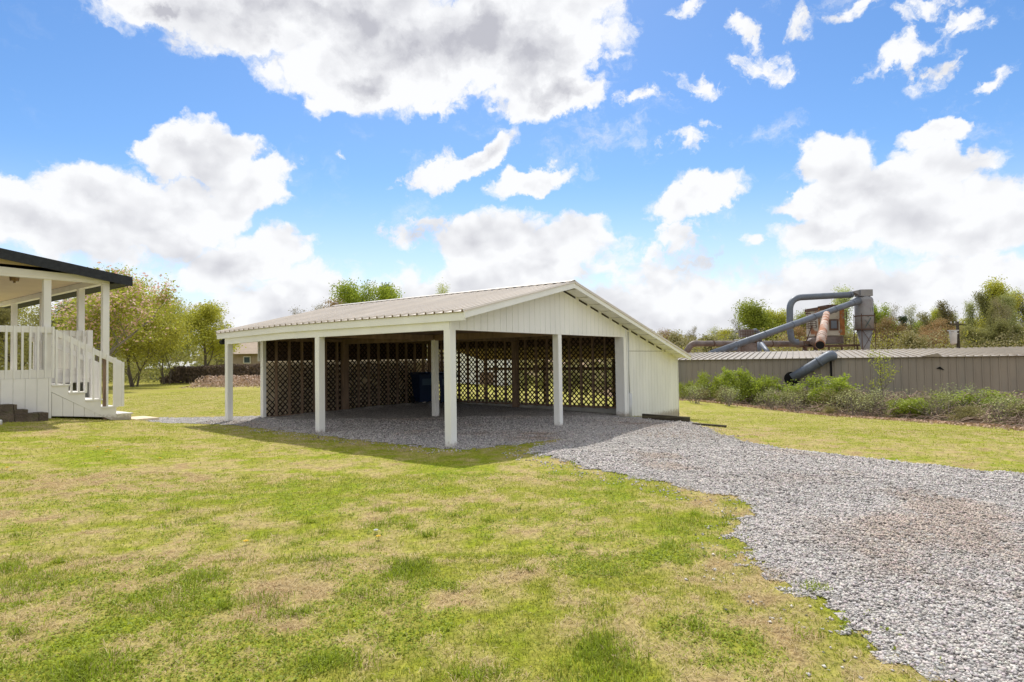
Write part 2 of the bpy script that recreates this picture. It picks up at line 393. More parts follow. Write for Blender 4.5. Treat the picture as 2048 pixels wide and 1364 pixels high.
mt = D.materials.new('lawn_ground'); mt.use_nodes = True; g = NT(mt.node_tree)
tc = g.n('ShaderNodeTexCoord')
vc = g.n('ShaderNodeVertexColor', layer_name='col').outputs[0]
nz = g.n('ShaderNodeTexNoise', {'Vector': tc.outputs['Object'], 'Scale': 16.0, 'Detail': 8.0, 'Roughness': 0.75})
nz2 = g.n('ShaderNodeTexNoise', {'Vector': tc.outputs['Object'], 'Scale': 2.2, 'Detail': 6.0, 'Roughness': 0.7})
f1 = g.n('ShaderNodeMapRange', {0: nz.outputs[0], 1: .25, 2: .75, 3: .35, 4: 1.55})
c1 = g.mix(1.0, vc, g.n('ShaderNodeCombineColor', {0: f1, 1: f1, 2: f1}).outputs[0], 'MULTIPLY')
c1 = g.mix(g.smooth(nz2.outputs[0], .5, .68), c1, g.mix(.5, c1, (.36, .30, .09)))
bp = g.n('ShaderNodeBump', {'Height': nz.outputs[0], 'Strength': .7, 'Distance': .03})
p = g.n('ShaderNodeBsdfPrincipled', {'Base Color': c1, 'Roughness': .9, 'Specular IOR Level': .1, 'Normal': bp})
g.n('ShaderNodeOutputMaterial', {0: p.outputs[0]})
lawn = add_mesh('lawn', np.stack([XX, YY, ZZ], -1), quads, mt, smooth=True, cols=gc.reshape(-1, 3))
tag(lawn, 'patchy green and straw coloured lawn falling gently towards the brush', 'lawn', kind='structure')

# gravel sheet
DP = [(G(px, py), abs(G(px + rx, py)[0] - G(px, py)[0]), abs(G(px, py - ry)[1] - G(px, py + ry)[1]) / 2, k) for px, py, rx, ry, k in ((1690, 1085, 90, 40, .4), (1070, 873, 60, 8, 1), (1000, 868, 90, 4, .6), (1985, 1030, 60, 10, .45), (1270, 848, 70, 8, .7), (1100, 830, 60, 5, .6), (1560, 960, 150, 10, .35), (1780, 1150, 90, 20, .3))]
def dirt(x, y):
    d = 0
    for c, rx, ry, k in DP: d = d + k * np.exp(-((x - c[0]) / rx) ** 2 - ((y - c[1]) / ry) ** 2)
    return np.clip(d * (1.7 * fbm(x * 3, y * 3, 97) - .25), 0, .8)
st = .06
gx2 = np.arange(-11, 18.5, st); gy2 = np.arange(.9, 25, st)
GX, GY = np.meshgrid(gx2, gy2)
msk = gravel_mask(GX + st / 2, GY + st / 2)[:-1, :-1]
edge = np.zeros(GX.shape)
zz = zf(GX, GY) + (fbm(GX * 1.3, GY * 1.3, 51) - .5) * .05 + .012 + (fbm(GX * 1.1, GY * 1.1, 81) - .5) * .05 + (fbm(GX * 8, GY * 8, 82, 2) - .5) * .03
zz = np.maximum(zz, zf(GX, GY) + (fbm(GX * 1.3, GY * 1.3, 51) - .5) * .05 + .008)
fm = gravel_mask(GX, GY).astype(float); cs_ = np.pad(fm, 5, mode='edge').cumsum(0).cumsum(1); bl_ = (cs_[10:, 10:] - cs_[:-10, 10:] - cs_[10:, :-10] + cs_[:-10, :-10]) / 100.
inn = np.clip((bl_ - .45) / .5, 0, 1); lowz = zf(GX, GY) + (fbm(GX * 1.3, GY * 1.3, 51) - .5) * .05 + .003; zz = lowz * (1 - inn) + zz * inn
idx = np.arange(GX.size).reshape(GX.shape)
qd = np.stack([idx[:-1, :-1], idx[:-1, 1:], idx[1:, 1:], idx[1:, :-1]], -1)[msk]
used = np.unique(qd); remap = -np.ones(GX.size, int); remap[used] = np.arange(len(used))
gv = np.stack([GX, GY, zz], -1).reshape(-1, 3)[used]
mt = D.materials.new('gravel'); mt.use_nodes = True; g = NT(mt.node_tree)
tc = g.n('ShaderNodeTexCoord')
vo = g.n('ShaderNodeTexVoronoi', {'Vector': tc.outputs['Object'], 'Scale': 44.0, 'Randomness': 1.0})
ve = g.n('ShaderNodeTexVoronoi', {'Vector': tc.outputs['Object'], 'Scale': 44.0}, feature='DISTANCE_TO_EDGE')
sx = g.n('ShaderNodeSeparateColor', {0: vo.outputs['Color']})
ramp = g.n('ShaderNodeValToRGB', {0: sx.outputs[0]})
for i, (pos, c) in enumerate(((0, (.13, .125, .12)), (.2, (.33, .315, .3)), (.6, (.52, .49, .465)), (1, (.75, .71, .67)))):
    e = ramp.color_ramp.elements[i] if i < 2 else ramp.color_ramp.elements.new(pos)
    e.position = pos; e.color = (*c, 1)
nb = g.n('ShaderNodeTexNoise', {'Vector': tc.outputs['Object'], 'Scale': .9, 'Detail': 6.0, 'Roughness': .65})
cc = g.mix(g.smooth(nb.outputs[0], .56, .74), ramp.outputs[0], g.mix(.45, ramp.outputs[0], (.25, .2, .12)))
nbr = g.n('ShaderNodeTexNoise', {'Vector': tc.outputs['Object'], 'Scale': .55, 'Detail': 5.0, 'Roughness': .7, 'Distortion': .4})
cc = g.mix(g.smooth(nbr.outputs[0], .68, .82), cc, g.mix(.7, cc, (.16, .09, .05)))
cc = g.mix(g.n('ShaderNodeSeparateColor', {0: g.n('ShaderNodeVertexColor', layer_name='col').outputs[0]}).outputs[0], cc, g.mix(.75, cc, (.24, .155, .10)))
cc = g.mix(g.smooth(ve.outputs[0], .08, .0), cc, (.09, .085, .078))
hgt = g.math('ADD', g.math('MULTIPLY', ve.outputs[0], 1.0), g.math('MULTIPLY', sx.outputs[1], .5))
bp = g.n('ShaderNodeBump', {'Height': hgt, 'Strength': .8, 'Distance': .03})
p = g.n('ShaderNodeBsdfPrincipled', {'Base Color': cc, 'Roughness': .85, 'Specular IOR Level': .2, 'Normal': bp})
g.n('ShaderNodeOutputMaterial', {0: p.outputs[0]})
_d = dirt(gv[:, 0], gv[:, 1]); gravel = add_mesh('gravel_drive', gv, remap[qd], mt, smooth=True, cols=np.stack([_d, _d, _d], -1))
tag(gravel, 'grey crushed stone drive leading into the open carport', 'gravel drive', kind='structure')

rng = np.random.default_rng(5)
def scatter(n, x0, x1, y0, y1, half=1.02):
    x = rng.uniform(x0, x1, n); y = rng.uniform(y0, y1, n)
    k = np.abs(x) < y * half + .8
    return x[k], y[k]
# loose stones standing proud of the sheet
xs, ys = [], []
for (n, y0, y1, x0, x1) in ((135000, 2.6, 6.5, -.5, 8), (100000, 6.5, 10.5, -2, 10), (36000, 10.5, 16, -8, 8)):
    x, y = scatter(n, x0, x1, y0, y1)
    k = gravel_mask(x, y); xs.append(x[k]); ys.append(y[k])
x, y = scatter(60000, -8, 8, 2.8, 14)          # strays at the edges
e = (gravel_mask(x, y) == False) & (gravel_mask(x + .18, y + .1) | gravel_mask(x - .15, y + .2) | gravel_mask(x + .3, y + .45) | gravel_mask(x + .5, y + .3)) & (rng.random(len(x)) < .5 * fbm(x * 5, y * 5, 66) ** 2 * 2.4)
xs.append(x[e]); ys.append(y[e])
x = np.concatenate(xs); y = np.concatenate(ys); N = len(x)
size = (.008 + .009 * rng.random(N) ** 2.2) * (1 + np.clip((y - 5) / 12, 0, .35))
ii = np.clip(((x - gx2[0]) / st).astype(int), 0, GX.shape[1] - 1); jj = np.clip(((y - gy2[0]) / st).astype(int), 0, GX.shape[0] - 1)
z = zz[jj, ii] + size * .25
octv = np.array([(1, 0, 0), (-1, 0, 0), (0, 1, 0), (0, -1, 0), (0, 0, 1), (0, 0, -1)], float)
octf = np.array([(0, 2, 4), (2, 1, 4), (1, 3, 4), (3, 0, 4), (2, 0, 5), (1, 2, 5), (3, 1, 5), (0, 3, 5)])
v = octv[None] * rng.uniform(.6, 1.25, (N, 6, 1)) + rng.uniform(-.35, .35, (N, 6, 3))
v[:, :, 2] *= .7
th = rng.uniform(0, 6.28, N); ct, s_ = np.cos(th)[:, None], np.sin(th)[:, None]
v = np.stack([v[..., 0] * ct - v[..., 1] * s_, v[..., 0] * s_ + v[..., 1] * ct, v[..., 2]], -1) * size[:, None, None]
v += np.stack([x, y, z], -1)[:, None]
gl = np.where(rng.random(N) < .14, rng.uniform(.14, .24, N), rng.uniform(.42, .70, N))
cl = gl[:, None] * np.array([1, .935, .89]) * rng.uniform(.95, 1.05, (N, 3))
stn = np.clip((fbm(x * .9, y * .9, 91) - .58) * 3, 0, .5)[:, None]
stn = np.maximum(stn, dirt(x, y)[:, None]); cl = cl * (1 - stn * np.array([.22, .38, .52]))
stone_m = mat('loose_stone', (.4, .4, .4), .85, var=.1, attr='col')
fc = (octf[None] + (np.arange(N) * 6)[:, None, None]).reshape(-1, 3)
o = add_mesh('loose_gravel', v.reshape(-1, 3), fc, stone_m, cols=np.repeat(cl, 6, 0))
tag(o, 'loose angular grey stones lying over the gravel drive', 'gravel', kind='stuff')

# grass blades
bx, by, bt = [], [], []
def addb(n, x0, x1, y0, y1, typ=0):
    x, y = scatter(n, x0, x1, y0, y1); gm_ = gravel_mask(x, y); ez = gm_ & ~(gravel_mask(x + .16, y) & gravel_mask(x - .16, y) & gravel_mask(x, y + .16) & gravel_mask(x, y - .16)); k = ~gm_; k |= (rng.random(len(x)) < .01) | (ez & (rng.random(len(x)) < .5) & (fbm(x * 4, y * 4, 44) > .47))
    bx.append(x[k]); by.append(y[k]); bt.append(np.full(k.sum(), typ))
addb(150000, -5.2, 5.2, 2.2, 5.0); addb(120000, -8.5, 8.5, 5.0, 8.5); addb(80000, -14, 12, 8.5, 14.5); addb(30000, 3, 16, 13, 22); addb(45000, -16, -3, 14, 30)
for (px, py, rx, ry, n) in ((820, 1140, 46, 20, 2600), (1210, 1310, 66, 42, 3600), (1190, 1290, 30, 20, 900), (180, 1345, 70, 30, 2200), (395, 1165, 50, 20, 1200), (340, 1205, 90, 20, 1500), (60, 1170, 60, 25, 1400), (640, 1120, 50, 12, 700), (1060, 1050, 40, 15, 0), (560, 1230, 60, 14, 700), (1630, 1180, 30, 10, 500), (1395, 1255, 20, 12, 400), (1145, 930, 8, 6, 120), (285, 880, 50, 5, 400), (660, 1325, 70, 18, 1000), (960, 1345, 70, 14, 700), (520, 1205, 50, 12, 500), (1360, 1045, 60, 14, 500)):
    if not n: continue
    c = G(px, py); ex = G(px + rx, py); ey = G(px, py - ry)
    r = np.sqrt(rng.random(n)) * 1.35; t = rng.uniform(0, 6.28, n)
    r *= .7 + .6 * vnoise(np.cos(t) * 2 + px, np.sin(t) * 2 + py, 5)
    bx.append(c[0] + r * np.cos(t) * (ex[0] - c[0])); by.append(c[1] + r * np.sin(t) * (ey[1] - c[1])); bt.append(np.full(n, 1))
    _k = rng.random(n) < np.exp(-r ** 2 * 1.1); bx[-1], by[-1], bt[-1] = bx[-1][_k], by[-1][_k], bt[-1][_k]
for _ in range(190):
    cx0 = rng.uniform(-5.5, 4.0); cy0 = rng.uniform(2.4, 6.5); n = int(rng.uniform(25, 110)); rr = rng.uniform(.02, .09)
    if gravel_mask(np.array([cx0]), np.array([cy0]))[0]: continue
    bx.append(cx0 + rng.normal(size=n) * rr * 1.3); by.append(cy0 + rng.normal(size=n) * rr); bt.append(np.full(n, 1))
x = np.concatenate(bx); y = np.concatenate(by); ty = np.concatenate(bt); N = len(x)
gq = green(x, y) + rng.normal(0, .22, N)
isg = (gq > .42) | (ty == 1)
thin = isg | (rng.random(N) < .8) | (ty == 1)
x, y, ty, gq, isg = x[thin], y[thin], ty[thin], gq[thin], isg[thin]; N = len(x)
far = np.clip((y - 4) / 10, 0, 1.6)
clover = (vnoise(x * 1.7, y * 1.7, 77) > .52) & isg & (ty == 0) & (rng.random(N) < .75)
L = np.where(isg, rng.uniform(.016, .038, N), rng.uniform(.02, .06, N)) * np.where(ty == 1, rng.uniform(1.0, 2.3, N), 1) * (.75 + .6 * fbm(x * 1.5, y * 1.5, 33)) * (1 + .12 * far)
L = np.where(clover, rng.uniform(.012, .022, N), L)
wd = np.where(isg, rng.uniform(.0016, .003, N), rng.uniform(.0012, .0024, N)) * (1 + 1.6 * far)
wd = np.where(clover, rng.uniform(.004, .007, N) * (1 + .5 * far), wd)
lean = np.where(isg, rng.uniform(.4, 1.25, N), rng.uniform(1.0, 1.55, N)); lean = np.where(ty == 1, rng.uniform(.2, 1.15, N), lean); lean = np.where(clover, rng.uniform(.6, 1.3, N), lean)
th = rng.uniform(0, 6.28, N)
z = zf(x, y) + (fbm(x * 1.3, y * 1.3, 51) - .5) * .05
z0 = z - .003 + np.where(isg, 0, rng.uniform(0, .014, N)) + np.where(clover, rng.uniform(.002, .02, N), 0)
dx, dy = np.cos(th), np.sin(th); px_, py_ = -dy, dx
fa = rng.uniform(-.9, .9, N); px_, py_ = px_ * np.cos(fa) + dx * np.sin(fa) * .3, py_ * np.cos(fa) + dy * np.sin(fa) * .3
def pt(k, wk):
    ang = lean * (0.55 + .6 * k)
    h = L * k * np.cos(np.minimum(ang, 1.5)); o_ = L * k * np.sin(ang)
    return np.stack([x + dx * o_ + px_ * wd * wk, y + dy * o_ + py_ * wd * wk, z0 + h], -1)
bv = np.stack([pt(0, -1), pt(0, 1), pt(.55, .9), pt(.55, -.9), pt(1, 0)], 1)
base = np.arange(N) * 5
fq = np.stack([base, base + 1, base + 2, base + 3], -1); ft = np.stack([base + 3, base + 2, base + 4], -1)
r1 = rng.random(N)[:, None]
cg = np.array([.46, .44, .06]) * (1 - r1) + np.array([.21, .275, .02]) * r1
cs = np.array([.70, .58, .31]) * (1 - r1) + np.array([.44, .32, .15]) * r1
cc_ = np.where(isg[:, None], cg, cs)
cc_ = np.where((ty == 1)[:, None], np.array([.30, .38, .025]) * (.5 + .9 * r1), cc_)
cc_ = np.where(clover[:, None], np.array([.31, .385, .03]) * (.6 + .7 * r1), cc_)
far_g = np.clip((y - 9) / 6, 0, 1)[:, None] * isg[:, None]; cc_ = cc_ * (1 - .4 * far_g) + np.array([.45, .44, .05]) * .4 * far_g  # green blades farther out blend towards yellow green
blade_m = mat('grass_blade', (.1, .2, .03), .6, var=.1, attr='col', translucent=.35)
o = add_mesh('lawn_grass', bv.reshape(-1, 3), (fq, ft), blade_m, cols=np.repeat(cc_, 5, 0))
tag(o, 'short mown grass, clover and dry straw covering the lawn', 'grass', kind='stuff')

# ---------------------------------------------------------------- materials
M = {}
M['white'] = mat('white_paint', (.88, .88, .85), .5, splash=.02, var=.05, scale=1.6, bump=.15, bscale=60, stretch=(1, 1, .3))
M['white2'] = mat('weathered_white_paint', (.83, .83, .79), .6, splash=.30, var=.08, scale=2.2, bump=.2, bscale=80, stretch=(1, 1, .25), col2=(.62, .60, .52), thr=(.60, .8))
M['porchwhite'] = mat('porch_white_paint', (.82, .80, .76), .55, splash=-.42, var=.06, scale=2.0, bump=.15, bscale=60)
M['roof'] = mat('tan_metal_roof', (.68, .62, .545), .42, var=.08, scale=.8, bump=.05, bscale=8, metal=.0, spec=.5, col2=(.58, .52, .44), thr=(.5, .8), stretch=(.5, 2, 1))
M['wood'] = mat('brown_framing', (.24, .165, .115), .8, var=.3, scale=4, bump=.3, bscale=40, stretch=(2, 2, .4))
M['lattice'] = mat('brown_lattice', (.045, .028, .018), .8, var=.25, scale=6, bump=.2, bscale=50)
M['deckwood'] = mat('dark_roof_deck', (.17, .11, .08), .85, var=.2, scale=2)
M['concrete'] = mat('concrete', (.42, .41, .38), .9, var=.2, scale=3, bump=.4, bscale=40)
M['tanboard'] = mat('tan_board', (.78, .66, .48), .8, var=.15, scale=1.5, stretch=(1, 1, .3))
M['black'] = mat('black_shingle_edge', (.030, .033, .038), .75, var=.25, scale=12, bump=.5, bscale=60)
M['beige'] = mat('beige_ceiling', (.62, .50, .36), .7, var=.05, scale=2)
M['brass'] = mat('aged_brass', (.22, .15, .09), .4, var=.2, scale=20, metal=.6)
M['glass'] = mat('frosted_glass', (.7, .68, .6), .3, var=.05)
M['timber'] = mat('dark_landscape_timber', (.055, .045, .03), .9, var=.4, scale=6, bump=.6, bscale=30, col2=(.10, .09, .05), thr=(.5, .7), stretch=(.3, 2, 2))
M['block'] = mat('brown_mossy_stone', (.13, .10, .075), .95, var=.4, scale=5, bump=.8, bscale=25, col2=(.10, .10, .05), thr=(.45, .7), bdist=.03)
M['bluebin'] = mat('blue_plastic', (.006, .02, .06), .5, var=.1)
M['binlabel'] = mat('pale_bin_panel', (.05, .09, .14), .5, var=.1)
M['rubber'] = mat('black_rubber', (.02, .02, .02), .8)
M['galv'] = mat('galvanised_conduit', (.60, .61, .60), .45, var=.1, metal=.2)

def groove_boards(mb, s0, s1, zbot, ztop, pitch, plane, thick=.016, gap=.009, axis='y', nstep=1, back=.006):
    """vertical boards in the plane axis=plane facing the negative side, between s0 and s1; zbot / ztop may be functions"""
    fb = zbot if callable(zbot) else (lambda s: zbot)
    ft_ = ztop if callable(ztop) else (lambda s: ztop)
    def hexb(a, b, p0, p1):
        if axis == 'y': mb.hexa([(a, p0, fb(a)), (b, p0, fb(b)), (b, p1, fb(b)), (a, p1, fb(a)), (a, p0, ft_(a)), (b, p0, ft_(b)), (b, p1, ft_(b)), (a, p1, ft_(a))])
        else: mb.hexa([(p0, a, fb(a)), (p0, b, fb(b)), (p1, b, fb(b)), (p1, a, fb(a)), (p0, a, ft_(a)), (p0, b, ft_(b)), (p1, b, ft_(b)), (p1, a, ft_(a))])
    s = s0
    while s < s1 - .01:
        e = min(s + pitch, s1)
        hexb(s + gap / 2, e - gap / 2, plane, plane + thick)
        hexb(s + (.0 if s == s0 else 0), e, plane + thick, plane + thick + back)
        s = e

# ---------------------------------------------------------------- carport
U1, U2, U3, T1, T2, UB = 3.6648, 6.9614, 10.7542, 3.9524, 7.8922, 7.4342
H = 2.15
EZ, RZ, RU, OA, OB, LL, EZ2 = 2.4735, 3.3311, 3.6712, .1262, .4747, 8.2713, 1.6127
cp = empty('carport', (CXY[0], CXY[1], 0), TH)
tag(cp, 'open white carport with ribbed tan metal roof and lattice walls standing on gravel', 'carport')
def zl(u):     # local ground helper
    return 0
def gz(u, t): x, y = W(u, t); return zg(x, y)
def sag(t): return -.064 * max(0, (t - 5.3)) / 3.0 if t > 5.3 else 0.0
def rz(u, t=0):
    if u <= RU: return EZ + (RZ - EZ) * (u + OA) / (RU + OA) + sag(t) * (1 - (u + OA) / (RU + OA))
    return RZ + (EZ2 - RZ) * (u - RU) / (U3 + .05 - RU)
def post(u, t, z1=H, w_=.14, w2=None, name='post', mt_=None, trim=True, z0=None):
    w2 = w2 or w_; zb = gz(u, t) - .12 if z0 is None else z0
    mb = MB(); mb.box(u - w_ / 2, u + w_ / 2, t - w2 / 2, t + w2 / 2, zb, z1)
    if trim:
        mb.box(u - w_ / 2 - .008, u - w_ / 2 + .035, t - w2 / 2 - .008, t - w2 / 2 + .035, zb, z1 - .002)
    return mb.build(name, mt_ or M['white'], cp)
post(0, 0, w_=.155); post(0, T1, w_=.15); post(0, T2, w_=.14); post(U1, 0, w_=.15); post(U1, T1)
post(U2 - .02, .02, w_=.17, w2=.26)
# two roof sheets with trapezoid ribs running down the slope
def roof_sheet(name, ua, ub, mtl):
    mb = MB(); prof = []; t = -OB
    while t < LL - .02:
        e = min(t + .229, LL)
        prof += [(t, 0), (t + .006, .040), (t + .040, .040), (t + .046, 0)]
        t = e
    prof.append((LL, 0))
    us = np.linspace(ua, ub, 5)
    base = len(mb.v)
    for du in (0, -.012):
        for u in us:
            for (t, h) in prof: mb.v.append((u, t, rz(u, t) + h + du))
    n = len(prof); K = len(us) * n
    for i in range(len(us) - 1):
        for j in range(n - 1):
            a = i * n + j
            mb.f.append((a, a + n, a + n + 1, a + 1)); mb.f.append((K + a, K + a + 1, K + a + n + 1, K + a + n))
    for i in (0, len(us) - 1):
        for j in range(n - 1): a = i * n + j; mb.f.append((a, a + 1, K + a + 1, K + a))
    for j in (0, n - 1):
        for i in range(len(us) - 1): a = i * n + j; mb.f.append((a, a + n, K + a + n, K + a))
    return recalc(mb.build(name, mtl, cp))
roof_sheet('roof_sheet', -OA - .03, RU, M['roof']); roof_sheet('roof_sheet', RU, U3 + .08, M['roof'])
mb = MB(); zt = rz(RU) + .03
mb.prism([(RU - .17, rz(RU - .17) + .052), (RU, zt + .03), (RU + .17, rz(RU + .17) + .052), (RU + .17, rz(RU + .17) + .046), (RU, zt + .022), (RU - .17, rz(RU - .17) + .046)], 'y', -OB - .02, LL + .02)
mb.build('ridge_cap', M['roof'], cp)
for u, sg in ((RU - .160, 1), (RU + .155, -1)):  # dark strips imitating the shade in the gap under the ridge cap
    mb = MB(); mb.box(u, u + .005, -OB + .01, LL - .01, rz(u) + .001, rz(u) + .044); mb.build('ridge_shade_strip', M['black'], cp)
mb = MB(); ts_ = [-OB + .01, 3, 5.3, LL]  # dark strip and rib-end blocks standing in for shade under the sheet edge
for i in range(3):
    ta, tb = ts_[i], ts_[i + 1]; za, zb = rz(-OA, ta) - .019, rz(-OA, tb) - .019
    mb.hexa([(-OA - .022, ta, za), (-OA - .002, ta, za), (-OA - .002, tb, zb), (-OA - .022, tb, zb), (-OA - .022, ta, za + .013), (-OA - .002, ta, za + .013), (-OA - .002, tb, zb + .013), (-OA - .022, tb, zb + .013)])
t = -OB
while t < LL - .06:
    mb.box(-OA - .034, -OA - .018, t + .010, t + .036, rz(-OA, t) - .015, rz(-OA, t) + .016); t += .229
mb.build('eave_shade_strip', M['wood'], cp)
# timber deck under the sheets
mb = MB()
for (ua, ub) in ((-.04, RU), (RU, U3 + .02)):
    for ta, tb in ((-OB + .03, 4), (4, LL - .03)):
        mb.hexa([(ua, ta, rz(ua, ta) - .05), (ub, ta, rz(ub, ta) - .05), (ub, tb, rz(ub, tb) - .05), (ua, tb, rz(ua, tb) - .05), (ua, ta, rz(ua, ta) - .016), (ub, ta, rz(ub, ta) - .016), (ub, tb, rz(ub, tb) - .016), (ua, tb, rz(ua, tb) - .016)])
mb.build('roof_deck', M['deckwood'], cp)
for i in range(13):                                   # rafters
    t = .25 + i * .615
    mb = MB()
    for (ua, ub) in ((.1, RU - .02), (RU + .02, UB - .02)):
        mb.hexa([(ua, t, rz(ua, t) - .19), (ub, t, rz(ub, t) - .19), (ub, t + .04, rz(ub, t) - .19), (ua, t + .04, rz(ua, t) - .19), (ua, t, rz(ua, t) - .052), (ub, t, rz(ub, t) - .052), (ub, t + .04, rz(ub, t) - .052), (ua, t + .04, rz(ua, t) - .052)])
    mb.build('rafter', M['deckwood'], cp)
mb = MB(); mb.box(U1 - .07, U1 + .07, .09, T2 - .05, H - .02, H + .16); mb.build('centre_beam', M['wood'], cp)
mb = MB(); mb.box(.09, U1 - .08, T1 - .05, T1 + .05, H, H + .13); mb.box(U1 + .08, UB - .05, T1 - .05, T1 + .05, H, H + .13); mb.build('cross_beam', M['wood'], cp)
mb = MB(); mb.box(.08, U1 - .08, .03, T1 * 2, H + .135, H + .15); mb.build('ceiling_panel', M['deckwood'], cp)
# eave beam and fascia
mb = MB()
ts_ = [0, 2, T1, 5.3, T2]
for i in range(4):
    ta, tb = ts_[i] + (.0 if i else -.07), ts_[i + 1] + (.06 if i == 3 else 0)
    za, zb = H + sag(ta), H + sag(tb)
    mb.hexa([(-.08, ta, za), (.02, ta, za), (.02, tb, zb), (-.08, tb, zb), (-.08, ta, za + .21), (.02, ta, za + .21), (.02, tb, zb + .21), (-.08, tb, zb + .21)])
mb.build('eave_beam', M['white'], cp)
mb = MB(); ts_ = [-OB, 0, 3, 5.3, LL]
for i in range(4):
    ta, tb = ts_[i], ts_[i + 1]; za, zb = EZ + sag(ta) - .02, EZ + sag(tb) - .02
    mb.hexa([(-OA, ta, za - .15), (-.085, ta, za - .15), (-.085, tb, zb - .15), (-OA, tb, zb - .15), (-OA, ta, za), (-.085, ta, za), (-.085, tb, zb), (-OA, tb, zb)])
mb.build('eave_fascia', M['white'], cp)
# rakes
def rake(ua, ub, t0, t1, h0, h1, name='rake_board', mt_=None):
    mb = MB(); mb.hexa([(ua, t0, rz(ua) - h1), (ub, t0, rz(ub) - h1), (ub, t1, rz(ub) - h1), (ua, t1, rz(ua) - h1), (ua, t0, rz(ua) - h0), (ub, t0, rz(ub) - h0), (ub, t1, rz(ub) - h0), (ua, t1, rz(ua) - h0)])
    return mb.build(name, mt_ or M['white'], cp)
rake(-OA - .01, RU, -OB - .035, -OB - .002, .012, .13); rake(RU, U3 + .09, -OB - .035, -OB - .002, .012, .13)
rake(RU, U3 + .09, -OB - .055, -OB - .037, -.024, .035, 'rake_trim', M['roof']); rake(-OA - .01, RU, -OB - .052, -OB - .037, -.02, .012, 'rake_trim', M['roof'])
rake(-OA, RU, LL + .002, LL + .03, .012, .13)
# gable soffit blocks with dark gaps between
for k in range(12):
    ua = RU + .25 + k * .57; mb = MB()
    ub = min(ua + .5, U3 + .0)
    mb.hexa([(ub - .03, -.092, rz(ub - .03) - .14), (ub + .11, -.092, rz(ub + .11) - .14), (ub + .11, -.07, rz(ub + .11) - .14), (ub - .03, -.07, rz(ub - .03) - .14), (ub - .03, -.092, rz(ub - .03) - .07), (ub + .11, -.092, rz(ub + .11) - .07), (ub + .11, -.07, rz(ub + .11) - .07), (ub - .03, -.07, rz(ub - .03) - .07)])
    mb.hexa([(ua, -OB + .0, rz(ua) - .085), (ub, -OB, rz(ub) - .085), (ub, -.088, rz(ub) - .085), (ua, -.088, rz(ua) - .085), (ua, -OB, rz(ua) - .055), (ub, -OB, rz(ub) - .055), (ub, -.088, rz(ub) - .055), (ua, -.088, rz(ua) - .055)])
    mb.build('soffit_board', M['white2'], cp)
# gable siding
mb = MB(); groove_boards(mb, -.02, RU, H, lambda s: rz(s) - .055, .205, -.085); groove_boards(mb, RU, U2 + .12, H, lambda s: rz(s) - .13, .205, -.085)
mb.build('gable_siding', M['white'], cp)
mb = MB(); mb.box(-.082, -.025, -.098, -.086, H, H + .21); mb.build('corner_trim', M['white'], cp)
mb = MB(); mb.box(.0, U2 + .1, -.06, .08, H, H + .18); mb.build('gable_beam', M['wood'], cp)
mb = MB(); groove_boards(mb, .9, UB, 1.64, lambda s: rz(s, 8) - .055, .205, T2 + .14); mb.build('gable_siding', M['white2'], cp)
mb = MB(); mb.box(.96, UB, T2 + .122, T2 + .135, 1.64, 2.4); mb.build('gable_shade_board', M['deckwood'], cp)  # thin dark board added so the siding above reads as unlit through the lattice
# enclosed lean-to bay
mb = MB(); groove_boards(mb, U2 + .125, U3, 1.775, lambda s: max(1.776, rz(s) - .13), .205, -.085)
mb.build('upper_siding', M['white2'], cp)
mb = MB(); groove_boards(mb, U2 + .125, U3, lambda s: gz(s, 0) - .05, lambda s: min(1.765, rz(s) - .06), .205, -.080); mb.build('lower_siding', M['white2'], cp)
mb = MB(); mb.box(U3 + .002, U3 + .03, -.1, 2.2, -.5, rz(U3) - .07); mb.build('side_wall', M['white2'], cp)
for t in (2.2, 5.1, 8.0): post(U3 - .03, t, z1=rz(U3) - .08, w_=.09, mt_=M['wood'], trim=False)
mb = MB(); mb.box(U3 - .05, U3 + .01, 2.25, 8.0, 1.16, 1.26); mb.build('guard_rail', M['wood'], cp)
mb = MB(); mb.box(U2 + .075, U2 + .122, -.125, -.087, gz(U2, 0) - .05, 2.35); mb.build('door_trim', M['white'], cp)
mb = MB(); mb.tube([(U2 + .175, -.12, .58), (U2 + .175, -.12, 2.3)], .018, 10); mb.tube([(U2 + .175, -.13, -.2), (U2 + .175, -.13, .60)], .055, 14); mb.build('conduit', M['galv'], cp, True)
# foundation kerbs
mb = MB(); mb.box(UB + .03, UB + .2, .1, T2 + .1, -.25, .17); mb.build('kerb', M['concrete'], cp)
mb = MB(); mb.box(.94, UB + .03, T2 + .03, T2 + .16, -.2, .12); mb.build('kerb', M['concrete'], cp)
mb = MB(); groove_boards(mb, 1.12, UB, .0, 1.69, .9, T2 + .24); mb.build('backing_board', M['tanboard'], cp)
